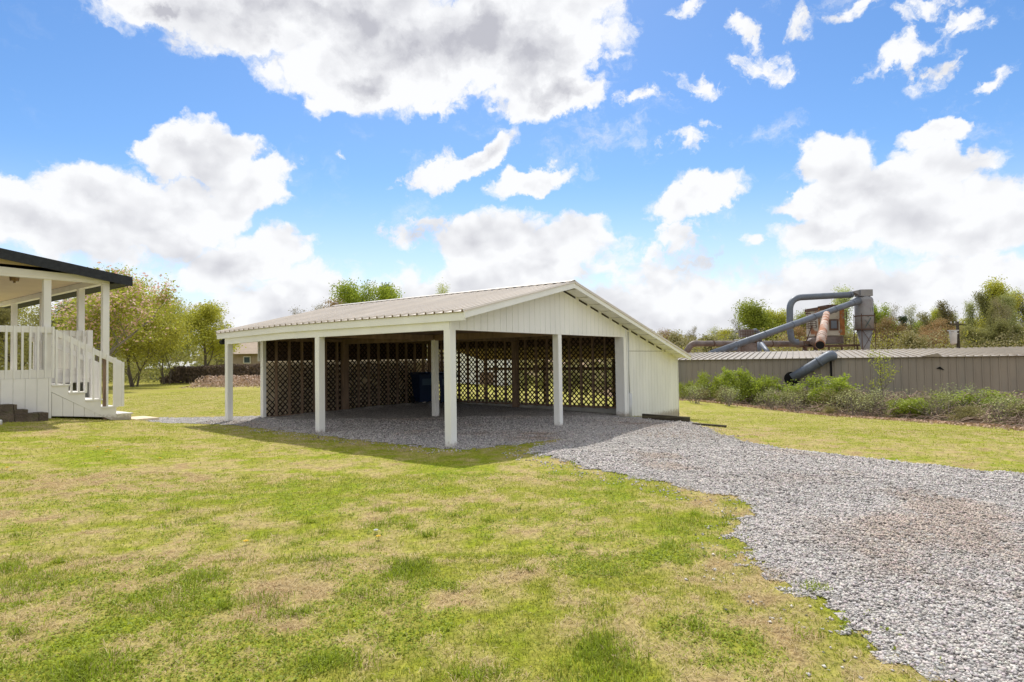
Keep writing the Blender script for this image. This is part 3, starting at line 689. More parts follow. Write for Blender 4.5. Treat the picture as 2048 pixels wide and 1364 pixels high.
# lattice walls: clipped diagonal slats in two layers
def lattice(s0, s1, z0, z1, plane, axis, pitch=.163, wd_=.037, name='lattice_wall'):
    mb = MB(); r = random.Random(3)
    for layer, sl in ((0, 1), (1, -1)):
        p0 = plane + layer * .009; p1 = p0 + .008
        k0 = (s0 - (z1 - z0)) if sl > 0 else s0; k1 = s1 if sl > 0 else s1 + (z1 - z0)
        k = k0
        while k < k1:
            # slat: s = k + sl*(z - z0)
            za, zb = z0, z1
            if sl > 0: za = max(z0, z0 + (s0 - k)); zb = min(z1, z0 + (s1 - k))
            else: za = max(z0, z0 + (k - s1)); zb = min(z1, z0 + (k - s0))
            segs = [(za, zb)]
            if zb - za > 1.0 and r.random() < .10:
                c = r.uniform(za + .2, za + .7); segs = [(za, c), (c + .3, zb)]
            for (qa, qb) in segs:
                if qb - qa < .03: continue
                h = wd_ * .7071
                pts = [(k + sl * (qa - z0) - h, qa), (k + sl * (qa - z0) + h, qa), (k + sl * (qb - z0) + h, qb), (k + sl * (qb - z0) - h, qb)]
                mb.prism([(min(max(a, s0), s1), b) for a, b in pts] if axis == 'y' else [(min(max(a, s0), s1), b) for a, b in pts], axis, p0, p1) if axis == 'y' else mb.prism([(min(max(a, s0), s1), b) for a, b in pts], 'x', p0, p1)
            k += pitch
    return mb.build(name, M['lattice'], cp)
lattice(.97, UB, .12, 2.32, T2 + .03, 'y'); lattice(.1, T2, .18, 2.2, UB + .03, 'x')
def stud(u, t, w_=.04, d_=.09, z0=.12, z1=2.2, mt_=None, name='stud'):
    mb = MB(); mb.box(u - w_ / 2, u + w_ / 2, t - d_ / 2, t + d_ / 2, z0, z1); return mb.build(name, mt_ or M['wood'], cp)
k = 1.35
while k < UB - .05:
    if abs(k - U1) > .2: stud(k, T2 - .02)
    k += .41
stud(.97, T2 - .0, .09, .14, -.05, 2.2, M['white'], 'end_post'); stud(U1, T2 - .05, .2, .14, -.1, 2.25, None, 'end_post')
k = .35
while k < T2 - .05:
    stud(UB - .02, k, .09, .04); k += .407
stud(UB - .03, T1 + .05, .15, .2, -.1, 2.2, None, 'wall_post'); stud(UB - .02, T2 - .04, .12, .12, -.1, 2.2, None, 'wall_post')
mb = MB(); mb.box(.94, UB, T2 - .065, T2 + .025, .08, .12); mb.build('bottom_plate', M['wood'], cp)
mb = MB(); mb.box(UB - .065, UB + .025, .1, T2, .14, .18); mb.build('bottom_plate', M['wood'], cp)
mb = MB(); mb.box(.94, UB, T2 - .065, T2 + .025, 2.2, 2.34); mb.build('top_plate', M['wood'], cp)
mb = MB(); mb.box(UB - .065, UB + .025, .1, T2, 2.2, 2.34); mb.build('top_plate', M['wood'], cp)
mb = MB(); mb.box(UB + .05, UB + .07, .05, T2, 1.98, 2.36); mb.build('back_fascia', M['deckwood'], cp)
# floodlight at the far end of the eave
mb = MB(); mb.tube([(-.06, T2 + .16, 2.16), (-.06, T2 + .28, 2.16)], .06, 12); mb.box(-.08, -.04, T2 + .10, T2 + .2, 2.2, 2.26); mb.build('floodlight', M['rubber'], cp)

# wheeled bins
def bin_(u, t, label, rz_=.3):
    x, y = W(u, t); r = empty('wheeled_bin', (x, y, zg(x, y) + .02), TH + rz_)
    tag(r, label, 'wheeled bin', 'blue bins in the carport corner')
    mb = MB(); mb.hexa([(-.22, -.25, .06), (.22, -.25, .06), (.22, .25, .06), (-.22, .25, .06), (-.29, -.34, .98), (.29, -.34, .98), (.29, .34, .98), (-.29, .34, .98)]); mb.box(-.31, .31, -.36, .36, .93, .985); mb.build('bin_body', M['bluebin'], r)
    mb = MB(); mb.hexa([(-.31, -.38, .99), (.31, -.38, .99), (.31, .40, .99), (-.31, .40, .99), (-.27, -.3, 1.06), (.27, -.3, 1.06), (.27, .36, 1.06), (-.27, .36, 1.06)]); mb.build('lid', M['bluebin'], r)
    mb = MB(); mb.tube([(-.25, .44, .98), (.25, .44, .98)], .018, 8); mb.box(-.22, -.19, .34, .45, .96, .99); mb.box(.19, .22, .34, .45, .96, .99); mb.build('handle', M['bluebin'], r)
    for s in (-1, 1): mb = MB(); mb.tube([(s * .24, .27, .12), (s * .30, .27, .12)], .12, 16); mb.build('wheel', M['rubber'], r)
    mb = MB(); mb.hexa([(-.16, -.315, .62), (.16, -.315, .62), (.16, -.26, .62), (-.16, -.26, .62), (-.17, -.337, .84), (.17, -.337, .84), (.17, -.26, .84), (-.17, -.26, .84)]); mb.build('front_panel', M['binlabel'], r)
bin_(6.45, 7.25, 'blue wheeled bin in the corner where the two lattice walls meet', -.35)
bin_(6.95, 6.55, 'blue wheeled bin half hidden behind the white post inside the carport', -.9)

# landscape timbers
def timber(p, q, label, h=.13):
    (x0, y0), (x1, y1) = p, q; L_ = math.hypot(x1 - x0, y1 - y0); r = math.atan2(y1 - y0, x1 - x0)
    mb = MB(); n = 8
    for i in range(n):
        a, b = L_ * i / n, L_ * (i + 1) / n; f = lambda s: zg(x0 + (x1 - x0) * s / L_, y0 + (y1 - y0) * s / L_)
        mb.hexa([(a, -.06, f(a) - .03), (b, -.06, f(b) - .03), (b, .06, f(b) - .03), (a, .06, f(a) - .03), (a, -.05, f(a) + h), (b, -.05, f(b) + h), (b, .05, f(b) + h), (a, .05, f(a) + h)])
    o = mb.build('landscape_timber', M['timber']); o.location = (x0, y0, 0); o.rotation_euler = (0, 0, r)
    tag(o, label, 'timber edging', 'timbers edging the gravel')
timber(G(1285, 838), G(1380, 845), 'dark landscape timber lying along the foot of the white lean-to wall', .14)
timber(G(1386, 850), G(1452, 855), 'shorter dark timber half sunk in grass beyond the lean-to corner', .05)
# paving slab at the foot of the stairs
pa = G(272, 841)
mb = MB(); mb.box(0, .55, 0, .95, -.04, .03); o = mb.build('paving_slab', M['tanboard']); o.location = (pa[0], pa[1], zg(*pa)); o.rotation_euler = (0, 0, TH)
tag(o, 'flat tan slab on the ground at the foot of the porch stairs', 'paving slab')

# ---------------------------------------------------------------- porch
PX, PY = -10.0, 14.8
po = empty('porch', (PX, PY, 0), TH)
tag(po, 'raised white porch with slatted railings, stairs and a black edged roof', 'porch')
def S(px, t=0.0):
    k = (px - 1024) / FPX; c, s = math.cos(TH), math.sin(TH)
    return (k * (PY + c * t) - (PX - s * t)) / (c - k * s)
def pz(s, t): return zg(PX + math.cos(TH) * s - math.sin(TH) * t, PY + math.sin(TH) * s + math.cos(TH) * t)
def pb(name, mtl, *boxes):
    mb = MB()
    for b in boxes: mb.box(*b)
    return mb.build(name, mtl, po)
DZ, PH = 1.36, 3.6
SE, SW = -1.10, .19          # stair head, deck's side edge
W0 = -4.6
for i in range(40):
    pass
mb = MB()
t = -.05
while t < 1.5: mb.box(W0, SE, t, t + .135, DZ - .035, DZ); t += .14
t = 1.5
while t < 8.9: mb.box(W0, SW, t, t + .135, DZ - .035, DZ); t += .14
mb.build('deck_boards', M['porchwhite'], po)
pb('deck_frame', M['porchwhite'], (W0, SE, -.06, -.02, DZ - .2, DZ - .037), (SE - .04, SE, -.02, 1.5, DZ - .2, DZ - .037), (SW - .04, SW, 1.5, 8.9, DZ - .2, DZ - .037), (SE, SW - .04, 1.5, 1.54, DZ - .2, DZ - .037))
mb = MB(); groove_boards(mb, W0, SE, lambda s: pz(s, -.08) + .0, DZ - .04, .215, -.09); mb.build('skirting_boards', M['porchwhite'], po)
mb = MB(); groove_boards(mb, 1.5, 8.9, lambda s: pz(.2, s) + .02, DZ - .2, .215, SW - .03, axis='x'); mb.build('skirting_boards', M['porchwhite'], po)
def pposts(s, t, w_=.14, z1=PH, z0=DZ, name='post', mt_=None):
    mb = MB(); mb.box(s - w_ / 2, s + w_ / 2, t - w_ / 2, t + w_ / 2, z0, z1); return mb.build(name, mt_ or M['porchwhite'], po)
pposts(0, 0, z0=1.78); pposts(.0, 0, .075, z0=pz(0, 0) - .1, z1=1.78, name='post_core', mt_=M['wood'])
pposts(-1.17, 0.05); pposts(-4.3, .05); pposts(0, 1.63); pposts(0, 4.6); pposts(0, 7.4)
# beams, ceiling, roof
rt = lambda s: 3.77 + .146 * (.45 - s)
mb = MB()
def slab(mb, s0, s1, t0, t1, f0, f1): mb.hexa([(s0, t0, f0(s0)), (s1, t0, f0(s1)), (s1, t1, f0(s1)), (s0, t1, f0(s0)), (s0, t0, f1(s0)), (s1, t0, f1(s1)), (s1, t1, f1(s1)), (s0, t1, f1(s0))])
slab(mb, W0, .075, -.075, .075, lambda s: PH, lambda s: min(PH + .26, rt(s) - .085)); mb.build('front_beam', M['porchwhite'], po)
mb = MB(); slab(mb, W0, .06, -.095, -.077, lambda s: PH + .05, lambda s: min(PH + .24, rt(s) - .085)); mb.build('beam_trim', M['porchwhite'], po)
pb('side_beam', M['porchwhite'], (-.075, .075, .077, 8.9, PH, PH + .14))
mb = MB(); slab(mb, W0, -.9, -.06, .0, lambda s: PH + .262, lambda s: rt(s) - .085); mb.build('gable_panel', M['beige'], po)
pb('ceiling', M['beige'], (W0, -.077, .077, 8.9, PH + .145, PH + .165))
mb = MB(); slab(mb, W0, .45, -.32, 9.2, lambda s: rt(s) - .08, rt); mb.build('roof', M['black'], po)
mb = MB(); slab(mb, W0, .47, -.36, -.322, lambda s: rt(s) - .215, lambda s: rt(s) + .012); mb.build('rake_fascia', M['black'], po)
pb('eave_fascia', M['black'], (.452, .49, -.32, 9.2, rt(.45) - .19, rt(.45) + .01))
pb('soffit', M['black'], (.08, .45, -.32, 9.2, rt(.45) - .185, rt(.45) - .17))
# railings
def flat_rail(axis, a, b, at, out=-1):
    """top rail, bottom rail and balusters along an axis; balusters on the outer face"""
    def bb(x0, x1, y0, y1, z0, z1):
        return (x0, x1, y0, y1, z0, z1) if axis == 's' else (y0, y1, x0, x1, z0, z1)
    o_ = at + out * .022; lo, hi = min(at, at + .038), max(at, at + .038)
    zt = DZ + 1.14
    pb('top_rail', M['porchwhite'], bb(a, b, lo, hi, zt - .14, zt))
    pb('bottom_rail', M['porchwhite'], bb(a, b, lo, hi, DZ - .03, DZ + .16))
    k = a + .06
    while k < b:
        x0, x1 = (lo - .04, lo - .001) if out < 0 else (hi + .001, hi + .04)
        pb('baluster', M['porchwhite'], bb(k, k + .038, x0, x1, DZ - .04, zt + .005)); k += .142
flat_rail('s', -3.0, SE + .03, -.06)
flat_rail('s', SE + .05, SW, 1.52)
flat_rail('t', 1.68, 6.3, SW - .02, 1)
pb('newel', M['porchwhite'], (SW - .09, SW + .03, 1.45, 1.57, DZ - .1, DZ + 1.16))
# stairs
N_ST = 5; RUN = (1.66) / 5; GZB = pz(.62, 0)
rise = (DZ - GZB) / 6
for i in range(N_ST):
    s0 = SE + i * RUN; zt = DZ - rise * (i + 1)
    pb('tread', M['porchwhite'], (s0 - .0, s0 + RUN + .03, -.10, 1.5, zt - .035, zt))
    pb('riser', M['porchwhite'], (s0 + RUN - .02, s0 + RUN, -.06, 1.46, zt - rise, zt - .037))
for tt in (-.075, 1.46):
    poly = [(SE, DZ - .04)]
    for i in range(N_ST):
        s0 = SE + i * RUN; zt = DZ - rise * (i + 1) - .037
        poly += [(s0, zt), (s0 + RUN, zt)]
    poly += [(SE + N_ST * RUN, GZB - .02), (SE + N_ST * RUN - .35, GZB - .02), (SE, DZ - .36)]
    mb = MB(); mb.prism(poly, 'y', tt, tt + .038); recalc(mb.build('stringer', M['porchwhite'], po))
mb = MB(); groove_boards(mb, SE + .005, SE + N_ST * RUN - .42, lambda s: pz(s, -.08) + .06, lambda s: DZ - .37 - (s - SE) * (DZ - .36 - GZB) / (N_ST * RUN - .35), .215, -.068); mb.build('stair_skirting', M['porchwhite'], po)
slope_r = (DZ - GZB - rise) / (N_ST * RUN)
def stair_rail(tt, mirror=False):
    zr = lambda s: DZ + 1.12 - (s - SE) * slope_r * .95
    e1 = SE + 4 * RUN + .14
    mb = MB(); mb.hexa([(SE, tt, zr(SE) - .14), (e1, tt, zr(e1) - .14), (e1, tt + .038, zr(e1) - .14), (SE, tt + .038, zr(SE) - .14), (SE, tt, zr(SE)), (e1, tt, zr(e1)), (e1, tt + .038, zr(e1)), (SE, tt + .038, zr(SE))]); mb.build('hand_rail', M['porchwhite'], po)
    k = SE + .07
    while k < e1 - .2:
        i = int((k - SE) / RUN)
        pb('baluster', M['porchwhite'], (k, k + .038, tt - .04, tt - .001, DZ - rise * (i + 1) - .0, zr(k) - .005)); k += .148
    pb('newel', M['porchwhite'], (e1 - .2, e1 - .15, tt - .05, tt - .001, DZ - rise * 4 - .02, zr(e1 - .2)), (e1 - .03, e1 + .02, tt - .05, tt - .001, DZ - rise * 4 - rise * .0 - .02, zr(e1)), (e1 - .15, e1 - .03, tt - .02, tt - .001, DZ - rise * 4 - .02, zr(e1) - .02))
stair_rail(-.06); stair_rail(1.46)
pb('house_wall', M['porchwhite'], (W0 - .2, W0 - .002, -.1, 9, .2, rt(W0) - .09))
# ceiling lantern
lx, lt = S(27, .9), .9
mb = MB(); mb.tube([(lx, lt, PH + .145), (lx, lt, PH + .11)], .09, 14); mb.tube([(lx, lt, PH + .11), (lx, lt, PH + .0)], [.10, .085], 14); mb.tube([(lx, lt, PH), (lx, lt, PH - .04)], .025, 8)
l_ = mb.build('ceiling_light', M['brass'], po, False)
# stacked stone steps by the skirting
ss = empty('stone_steps', (PX, PY, 0), TH); tag(ss, 'low stack of mossy brown stone steps against the porch skirting', 'stone steps')
for (p1, z0_, z1_, t0) in ((98, -.2, .565, -.55), (57, .565, .66, -.5), (35, .66, .78, -.46)):
    k = -4.4; e = S(p1, t0) 
    mb = MB()
    while k < e - .02:
        q = min(k + .42, e); j = rnd.uniform(-.01, .01)
        mb.box(k + .005, q - .005, t0 + j, -.10, (z0_ if z0_ > 0 else pz(q, t0) - .1), z1_ + j * .4)
        k = q
    mb.build('step', M['block'], ss)
# small white marker post at the frame edge
x_, y_ = G(1, 850)
mb = MB(); mb.tube([(0, 0, -.05), (0, 0, .09), (0, 0, .11)], [.03, .03, .012], 10); o = mb.build('marker_post', M['white']); o.location = (x_, y_, zg(x_, y_))
tag(o, 'tiny white stake in the grass before the stone steps', 'stake')

# ---------------------------------------------------------------- plants
def leaf_quads(P, size, rs, flat=.0):
    n = len(P); a = rs.normal(size=(n, 3)); a /= np.linalg.norm(a, axis=1)[:, None]
    b = rs.normal(size=(n, 3)); b -= (a * b).sum(1)[:, None] * a; b /= np.linalg.norm(b, axis=1)[:, None]
    s = (size * rs.uniform(.6, 1.3, n))[:, None]
    a = a * s * .5; b = b * s * .32
    q = np.stack([P - a, P - b + a * .1, P + a, P + b + a * .1], 1).reshape(-1, 3)
    return q, np.arange(n * 4).reshape(-1, 4)
def gen_tree(seed, h=8.0, trunk=.16, base=.25, spread=.5, levels=4, leaves=9000, lsize=.13, clump=.38, up=.55, kids=5, twigs=True, stems=1, lrad=.5):
    r = random.Random(seed); mb = MB(); tips = []
    def grow(p, d, L_, rad, lv):
        pts = [p]; rads = [rad]; n = 4 if lv < 2 else 3; dd = d.copy()
        for i in range(n):
            dd = (dd + Vector((r.gauss(0, .13), r.gauss(0, .13), r.gauss(0.03, .08)))).normalized()
            pts.append(pts[-1] + dd * L_ / n); rads.append(rad * (1 - .6 * (i + 1) / n))
        mb.tube(pts, rads, 6 if lv == 0 else 4 if lv == 1 else 3, caps=False)
        if lv >= levels - 2:
            for q in pts[1:]: tips.append(q)
        if lv < levels - 1:
            k = kids + (2 if lv == 0 else 0)
            for i in range(k):
                f = (base + (1 - base) * (i + r.random()) / k) if lv == 0 else r.uniform(.3, 1)
                j = min(int(f * n), n - 1); q = pts[j].lerp(pts[j + 1], f * n - j)
                az = r.uniform(0, 6.283); el = up + r.uniform(-.3, .3) + (.3 * f if lv == 0 else 0)
                nd = Vector((math.cos(az) * math.cos(el), math.sin(az) * math.cos(el), math.sin(el)))
                nd = (nd * .8 + dd * .35).normalized()
                ll = h * spread * (1.15 - .55 * f) if lv == 0 else L_ * r.uniform(.45, .7)
                grow(q, nd, ll, rads[j] * (.5 if lv else .42), lv + 1)
    for s in range(stems):
        o_ = Vector((r.uniform(-.3, .3), r.uniform(-.3, .3), -.2)) if stems > 1 else Vector((0, 0, -.2))
        dv = Vector((r.gauss(0, .25 if stems > 1 else .05), r.gauss(0, .25 if stems > 1 else .05), 1)).normalized()
        grow(o_, dv, h * .9, trunk, 0)
    rs = np.random.default_rng(seed); T = np.array([tuple(t) for t in tips])
    cidx = rs.integers(0, len(T), leaves); wgt = .25 + rs.random(len(T))
    cidx = rs.choice(len(T), leaves, p=wgt / wgt.sum())
    P = T[cidx] + np.clip(rs.normal(size=(leaves, 3)), -1.5, 1.5) * clump * lrad
    P = P[P[:, 2] > .15]
    q, f = leaf_quads(P, lsize, rs)
    return (mb.v, mb.f), (q, f)
bark = mat('bark', (.14, .115, .09), .9, var=.3, scale=3)
bark2 = mat('grey_bark', (.23, .20, .17), .9, var=.3, scale=3)
LM = {
 'green': mat('fresh_green_leaf', (.33, .40, .05), .6, var=.35, scale=.9, translucent=.42, rndhue=.03),
 'yellow': mat('yellow_green_leaf', (.46, .48, .07), .6, var=.3, scale=.9, translucent=.42, rndhue=.03),
 'bright': mat('bright_green_leaf', (.36, .44, .05), .6, var=.3, scale=.9, translucent=.42),
 'olive': mat('olive_leaf', (.30, .29, .10), .7, var=.35, scale=.8, translucent=.35, rndhue=.04),
 'rust': mat('rusty_bud', (.38, .26, .12), .7, var=.3, scale=.8, translucent=.3, rndhue=.02),
 'brown': mat('brown_twig_bud', (.33, .30, .15), .8, var=.3, scale=.8, translucent=.2, rndhue=.02),
 'dark': mat('dark_evergreen', (.07, .11, .04), .7, var=.3, scale=.8, translucent=.1),
 'pale': mat('pale_green_leaf', (.50, .54, .22), .6, var=.25, scale=.8, translucent=.3, rndhue=.03),
 'pink': mat('pink_blossom', (.85, .58, .56), .6, var=.25, scale=6, translucent=.3),
}
VAR = {}
def variant(key, leafm, barkm=bark, **kw):
    kw['leaves'] = int(kw['leaves'] * 1.35); (tv, tf), (lv, lf) = gen_tree(**kw)
    a = add_mesh('trunk', tv, tf, barkm, smooth=True); b = add_mesh('crown', lv, lf, LM[leafm])
    VAR[key] = (a.data, b.data, float(np.percentile(lv[:, 2], 98.5))); D.objects.remove(a); D.objects.remove(b)
variant('round', 'green', seed=1, h=8, leaves=14000, lsize=.20, spread=.48, clump=.9, base=.12, trunk=.2)
variant('round2', 'yellow', seed=2, h=8, leaves=13000, lsize=.2, spread=.46, clump=.9, base=.12, trunk=.18)
variant('tall', 'yellow', bark, seed=3, h=12, leaves=6500, lsize=.19, spread=.2, base=.25, clump=.9, trunk=.17, up=.95, kids=7)
variant('tall2', 'pale', bark2, seed=4, h=12, leaves=4200, lsize=.18, spread=.2, base=.25, clump=.9, trunk=.16, up=.95, kids=7)
variant('tall3', 'olive', bark, seed=5, h=12, leaves=5000, lsize=.2, spread=.22, base=.2, clump=.9, trunk=.17, up=.85, kids=7)
variant('bare', 'brown', bark2, seed=6, h=9, leaves=2600, lsize=.13, spread=.34, base=.2, clump=.5, trunk=.14, up=.8, kids=6)
variant('bare2', 'pale', bark2, seed=16, h=9, leaves=2400, lsize=.13, spread=.34, base=.2, clump=.5, trunk=.14, up=.85, kids=6)
variant('rusty', 'rust', bark, seed=7, h=8, leaves=7500, lsize=.17, spread=.4, clump=.9, base=.12, trunk=.15)
variant('olive', 'olive', bark, seed=8, h=7, leaves=11000, lsize=.19, spread=.5, base=.04, clump=.9, trunk=.15)
variant('pine', 'dark', bark, seed=9, h=9, leaves=9000, lsize=.2, spread=.3, base=.15, clump=.45, trunk=.18, up=.2)
variant('bright', 'bright', bark, seed=10, h=8, leaves=11000, lsize=.19, spread=.42, clump=.9, base=.12, trunk=.18)
variant('brush', 'bright', bark2, seed=11, h=1.9, leaves=3800, lsize=.09, spread=.45, base=.05, clump=.16, trunk=.025, stems=4, levels=3)
variant('brush2', 'green', bark2, seed=12, h=1.7, leaves=3200, lsize=.085, spread=.5, base=.05, clump=.2, trunk=.02, stems=5, levels=3)
variant('brush3', 'olive', bark2, seed=13, h=1.6, leaves=3000, lsize=.08, spread=.55, base=.05, clump=.22, trunk=.02, stems=6, levels=3)
variant('twigs', 'pale', bark2, seed=17, h=1.8, leaves=420, lsize=.07, spread=.5, base=.05, clump=.2, trunk=.022, stems=7, levels=4, kids=4)
variant('sapling', 'yellow', bark, seed=14, h=3.0, leaves=420, lsize=.08, spread=.34, base=.25, clump=.25, trunk=.035, up=.6, kids=5)
variant('dense', 'yellow', bark, seed=15, h=7, leaves=30000, lsize=.15, spread=.55, base=.03, clump=1.0, trunk=.08, up=.45, kids=6, stems=3)
variant('magnolia', 'yellow', bark2, seed=18, h=7.5, leaves=9000, lsize=.15, spread=.42, base=.12, clump=.5, trunk=.1, up=.75, kids=6, stems=2)
def plant(key, x, y, height, label, cat='tree', name='tree', group=None, rot=None, sx_=1.0, sink=0.0):
    td, cd, hh = VAR[key]
    e = empty(name, (x, y, zg(x, y) - sink), rnd.uniform(0, 6.28) if rot is None else rot)
    s = height / hh; e.scale = (s * sx_, s * sx_, s)
    tag(e, label, cat, group)
    for nm, dt in (('trunk', td), ('crown', cd)):
        o = D.objects.new(nm, dt); C.collection.objects.link(o); o.parent = e
    return e
def plant_px(key, px, ytop, Y, label, **kw):
    x, y, z = AT(px, Y); top = PT(px, ytop, Y)[2]
    return plant(key, x, y, top - z + kw.get('sink', 0), label, **kw)
GT = 'trees beyond the open field behind the porch'
mg = plant_px('magnolia', 175, 535, 30, 'pink flowering magnolia tree with thin grey stems behind the porch posts', group=GT, name='magnolia_tree', sx_=1.25)
rs = np.random.default_rng(3)
_v = np.empty(len(VAR['magnolia'][1].vertices) * 3, np.float32); VAR['magnolia'][1].vertices.foreach_get('co', _v)
_v = _v.reshape(-1, 3)[::2]; _v = _v[(_v[:, 2] > 2.4)]
_v = _v[rs.choice(len(_v), min(3200, len(_v)), replace=False)] + rs.normal(size=(min(3200, len(_v)), 3)) * .1
q, f = leaf_quads(_v, .2, rs)
bl = add_mesh('blossom', q, f, LM['pink'], mg)
plant_px('dense', 262, 572, 36, 'broad yellow green tree with low branches beside the magnolia', group=GT, sx_=1.15)
plant_px('dense', 330, 600, 40, 'yellow green tree whose crown meets the gap before the hedge', group=GT, sx_=.9, rot=1.2)
plant_px('round2', 405, 614, 44, 'green tree standing over the vine covered hedge', group=GT, sx_=1.25)
plant_px('olive', 120, 600, 40, 'olive tree filling the gap under the porch roof', group=GT, sx_=1.3)
plant_px('olive', 40, 590, 42, 'olive tree seen above the porch side railing', group=GT, sx_=1.3)
plant_px('bare', 215, 560, 44, 'bare twiggy tree rising between magnolia and yellow green tree', group=GT)
plant_px('bare', 448, 640, 50, 'thin bare tree just before the carport eave', group=GT)
plant_px('olive', 438, 668, 56, 'low olive tree just short of the carport eave', group=GT, sx_=.9)
plant_px('dense', -60, 560, 45, 'leafy tree half cut by the picture edge behind the porch roof', group=GT)
GR = 'tree tops showing over the carport roof'
plant_px('bare', 585, 620, 60, 'brown budding tree top low over the carport eave end', group=GR)
plant_px('bare', 625, 612, 62, 'thin brown tree top next to the fuller brown one', group=GR)
plant_px('rusty', 668, 594, 62, 'brownish bushy tree top over the carport roof', group=GR, sx_=1.0)
plant_px('bright', 738, 572, 58, 'bright green tree top over the carport roof, taller of the green pair', group=GR, sx_=.85)
plant_px('bright', 762, 580, 58, 'bright green tree top touching the dark evergreen', group=GR, sx_=.8, rot=2.0)
plant_px('pine', 790, 573, 60, 'dark evergreen top peeking out behind the bright green trees', group=GR, sx_=.5)
plant_px('bare2', 872, 569, 60, 'small pale green tree top alone over the carport ridge', group=GR, sx_=.95)
GI = 'spring trees beyond the metal building'
rows = [
 ('olive', 1300, 668, 80, 'olive tree just clearing the lean-to roof slope', 1.2), ('rusty', 1345, 662, 78, 'russet tree beside the roof slope of the lean-to', 1.0),
 ('bare', 1385, 655, 84, 'bare grey tree over the elbow of the long brown duct', 1.0), ('bare2', 1425, 655, 80, 'pale budding tree over the long brown duct', 1.1),
 ('bare', 1462, 640, 86, 'bare twiggy tree beside the large round green one', 1.1), ('round', 1512, 610, 84, 'large round yellow green tree over the small machine', 1.15),
 ('round2', 1560, 622, 86, 'yellow green tree touching the big round one', 1.0), ('round', 1602, 628, 82, 'green tree behind the standing arm of the bent pipe', .9),
 ('rusty', 1590, 655, 76, 'low orange brown tree at the foot of the bent pipe', 1.1), ('rusty', 1625, 655, 78, 'orange brown tree against the rusty collector', 1.0),
 ('tall2', 1690, 575, 80, 'tall pale tree rising between collector and cyclone', 1.0), ('tall2', 1668, 590, 84, 'slender pale tree behind the rusty collector roof', 1.0),
 ('olive', 1700, 660, 72, 'bushy olive tree low between collector and cyclone', 1.0),
 ('bright', 1768, 612, 78, 'light green rounded tree just past the cyclone', .65), ('rusty', 1790, 636, 74, 'rust red tree past the cyclone', 1.0),
 ('pine', 1806, 636, 78, 'dark evergreen behind the rust red tree', .7), ('bare', 1800, 612, 84, 'thin bare tree with purple buds over the red tree', .8),
 ('bare2', 1835, 612, 84, 'pale budding tree between red tree and brown ones', 1.0), ('tall3', 1862, 625, 78, 'olive brown tree left alone before the brown clump', 1.2),
 ('rusty', 1885, 640, 74, 'brown tree behind the white transformer', 1.1), ('bare', 1905, 622, 80, 'bare tree right over the transformer', 1.1),
 ('tall3', 1930, 605, 78, 'olive tree just past the transformer pole', 1.0), ('tall', 1952, 598, 76, 'yellow green tree with many thin stems', 1.1),
 ('tall2', 1975, 588, 80, 'pale slender tree in the tall stand', 1.0), ('tall', 2004, 570, 78, 'tallest yellow green tree of the stand', 1.1),
 ('tall3', 2022, 585, 74, 'dark stemmed tree beside the tallest one', 1.0), ('tall', 2045, 592, 76, 'yellow green tree cut by the picture edge', 1.1), ('tall3', 2090, 585, 78, 'olive tree beyond the picture edge', 1.2), ('olive', 1940, 655, 70, 'low olive tree under the tall stand', 1.2), ('olive', 2010, 652, 70, 'low olive tree by the foot of the tallest tree', 1.3), ('rusty', 1860, 660, 70, 'low brown tree before the pale budding one', 1.3), ('olive', 1820, 668, 68, 'low olive bushy tree under the evergreen', 1.4), ('olive', 1400, 676, 70, 'low olive tree under the duct elbow', 1.5), ('olive', 1470, 672, 72, 'low olive tree beneath the bare twiggy one', 1.4), ('tall', 2140, 580, 80, 'yellow green tree well past the picture edge', 1.1)]
rows += [('tall2', 1895, 628, 82, 'slender pale tree just past the brown clump behind the transformer', .8), ('tall', 1912, 618, 84, 'thin yellow green tree over the pole top', .8), ('tall2', 1940, 604, 82, 'pale thin tree at the start of the tall stand', .8), ('tall3', 1962, 600, 72, 'dark stemmed olive tree in front of the tall stand', .7), ('tall', 1985, 592, 84, 'yellow green tree second behind the pale slender one', .8), ('tall2', 2015, 582, 84, 'pale thin tree touching the tallest one', .8), ('tall2', 2035, 590, 72, 'pale slender tree near the picture edge', .8), ('tall', 1850, 622, 86, 'thin green tree behind the olive brown one', .8), ('round2', 1870, 640, 84, 'fresh green crown filling the gap before the transformer', .9), ('round', 1825, 645, 86, 'soft green crown behind the dark evergreen', .9), ('round2', 1925, 640, 86, 'green crown low behind the utility pole', 1.0), ('bare2', 1748, 625, 88, 'pale twiggy tree right behind the cyclone', .9), ('round2', 1440, 662, 88, 'soft green crown over the end of the slanting duct', 1.0), ('bare2', 1325, 664, 86, 'pale twiggy tree behind the lean-to roof slope', 1.2), ('olive', 1365, 668, 76, 'olive bushy tree right over the duct elbow', 1.2), ('olive', 1985, 645, 68, 'fresh green low tree under the tall stand', 1.2), ('bare', 1998, 600, 70, 'grey twiggy tree with dark stems in the stand', .8)]
for k, px, yt, Y, lb, sx_ in rows: plant_px(k, px, yt, Y, lb.replace('left alone', 'standing'), group=GI, sx_=sx_)

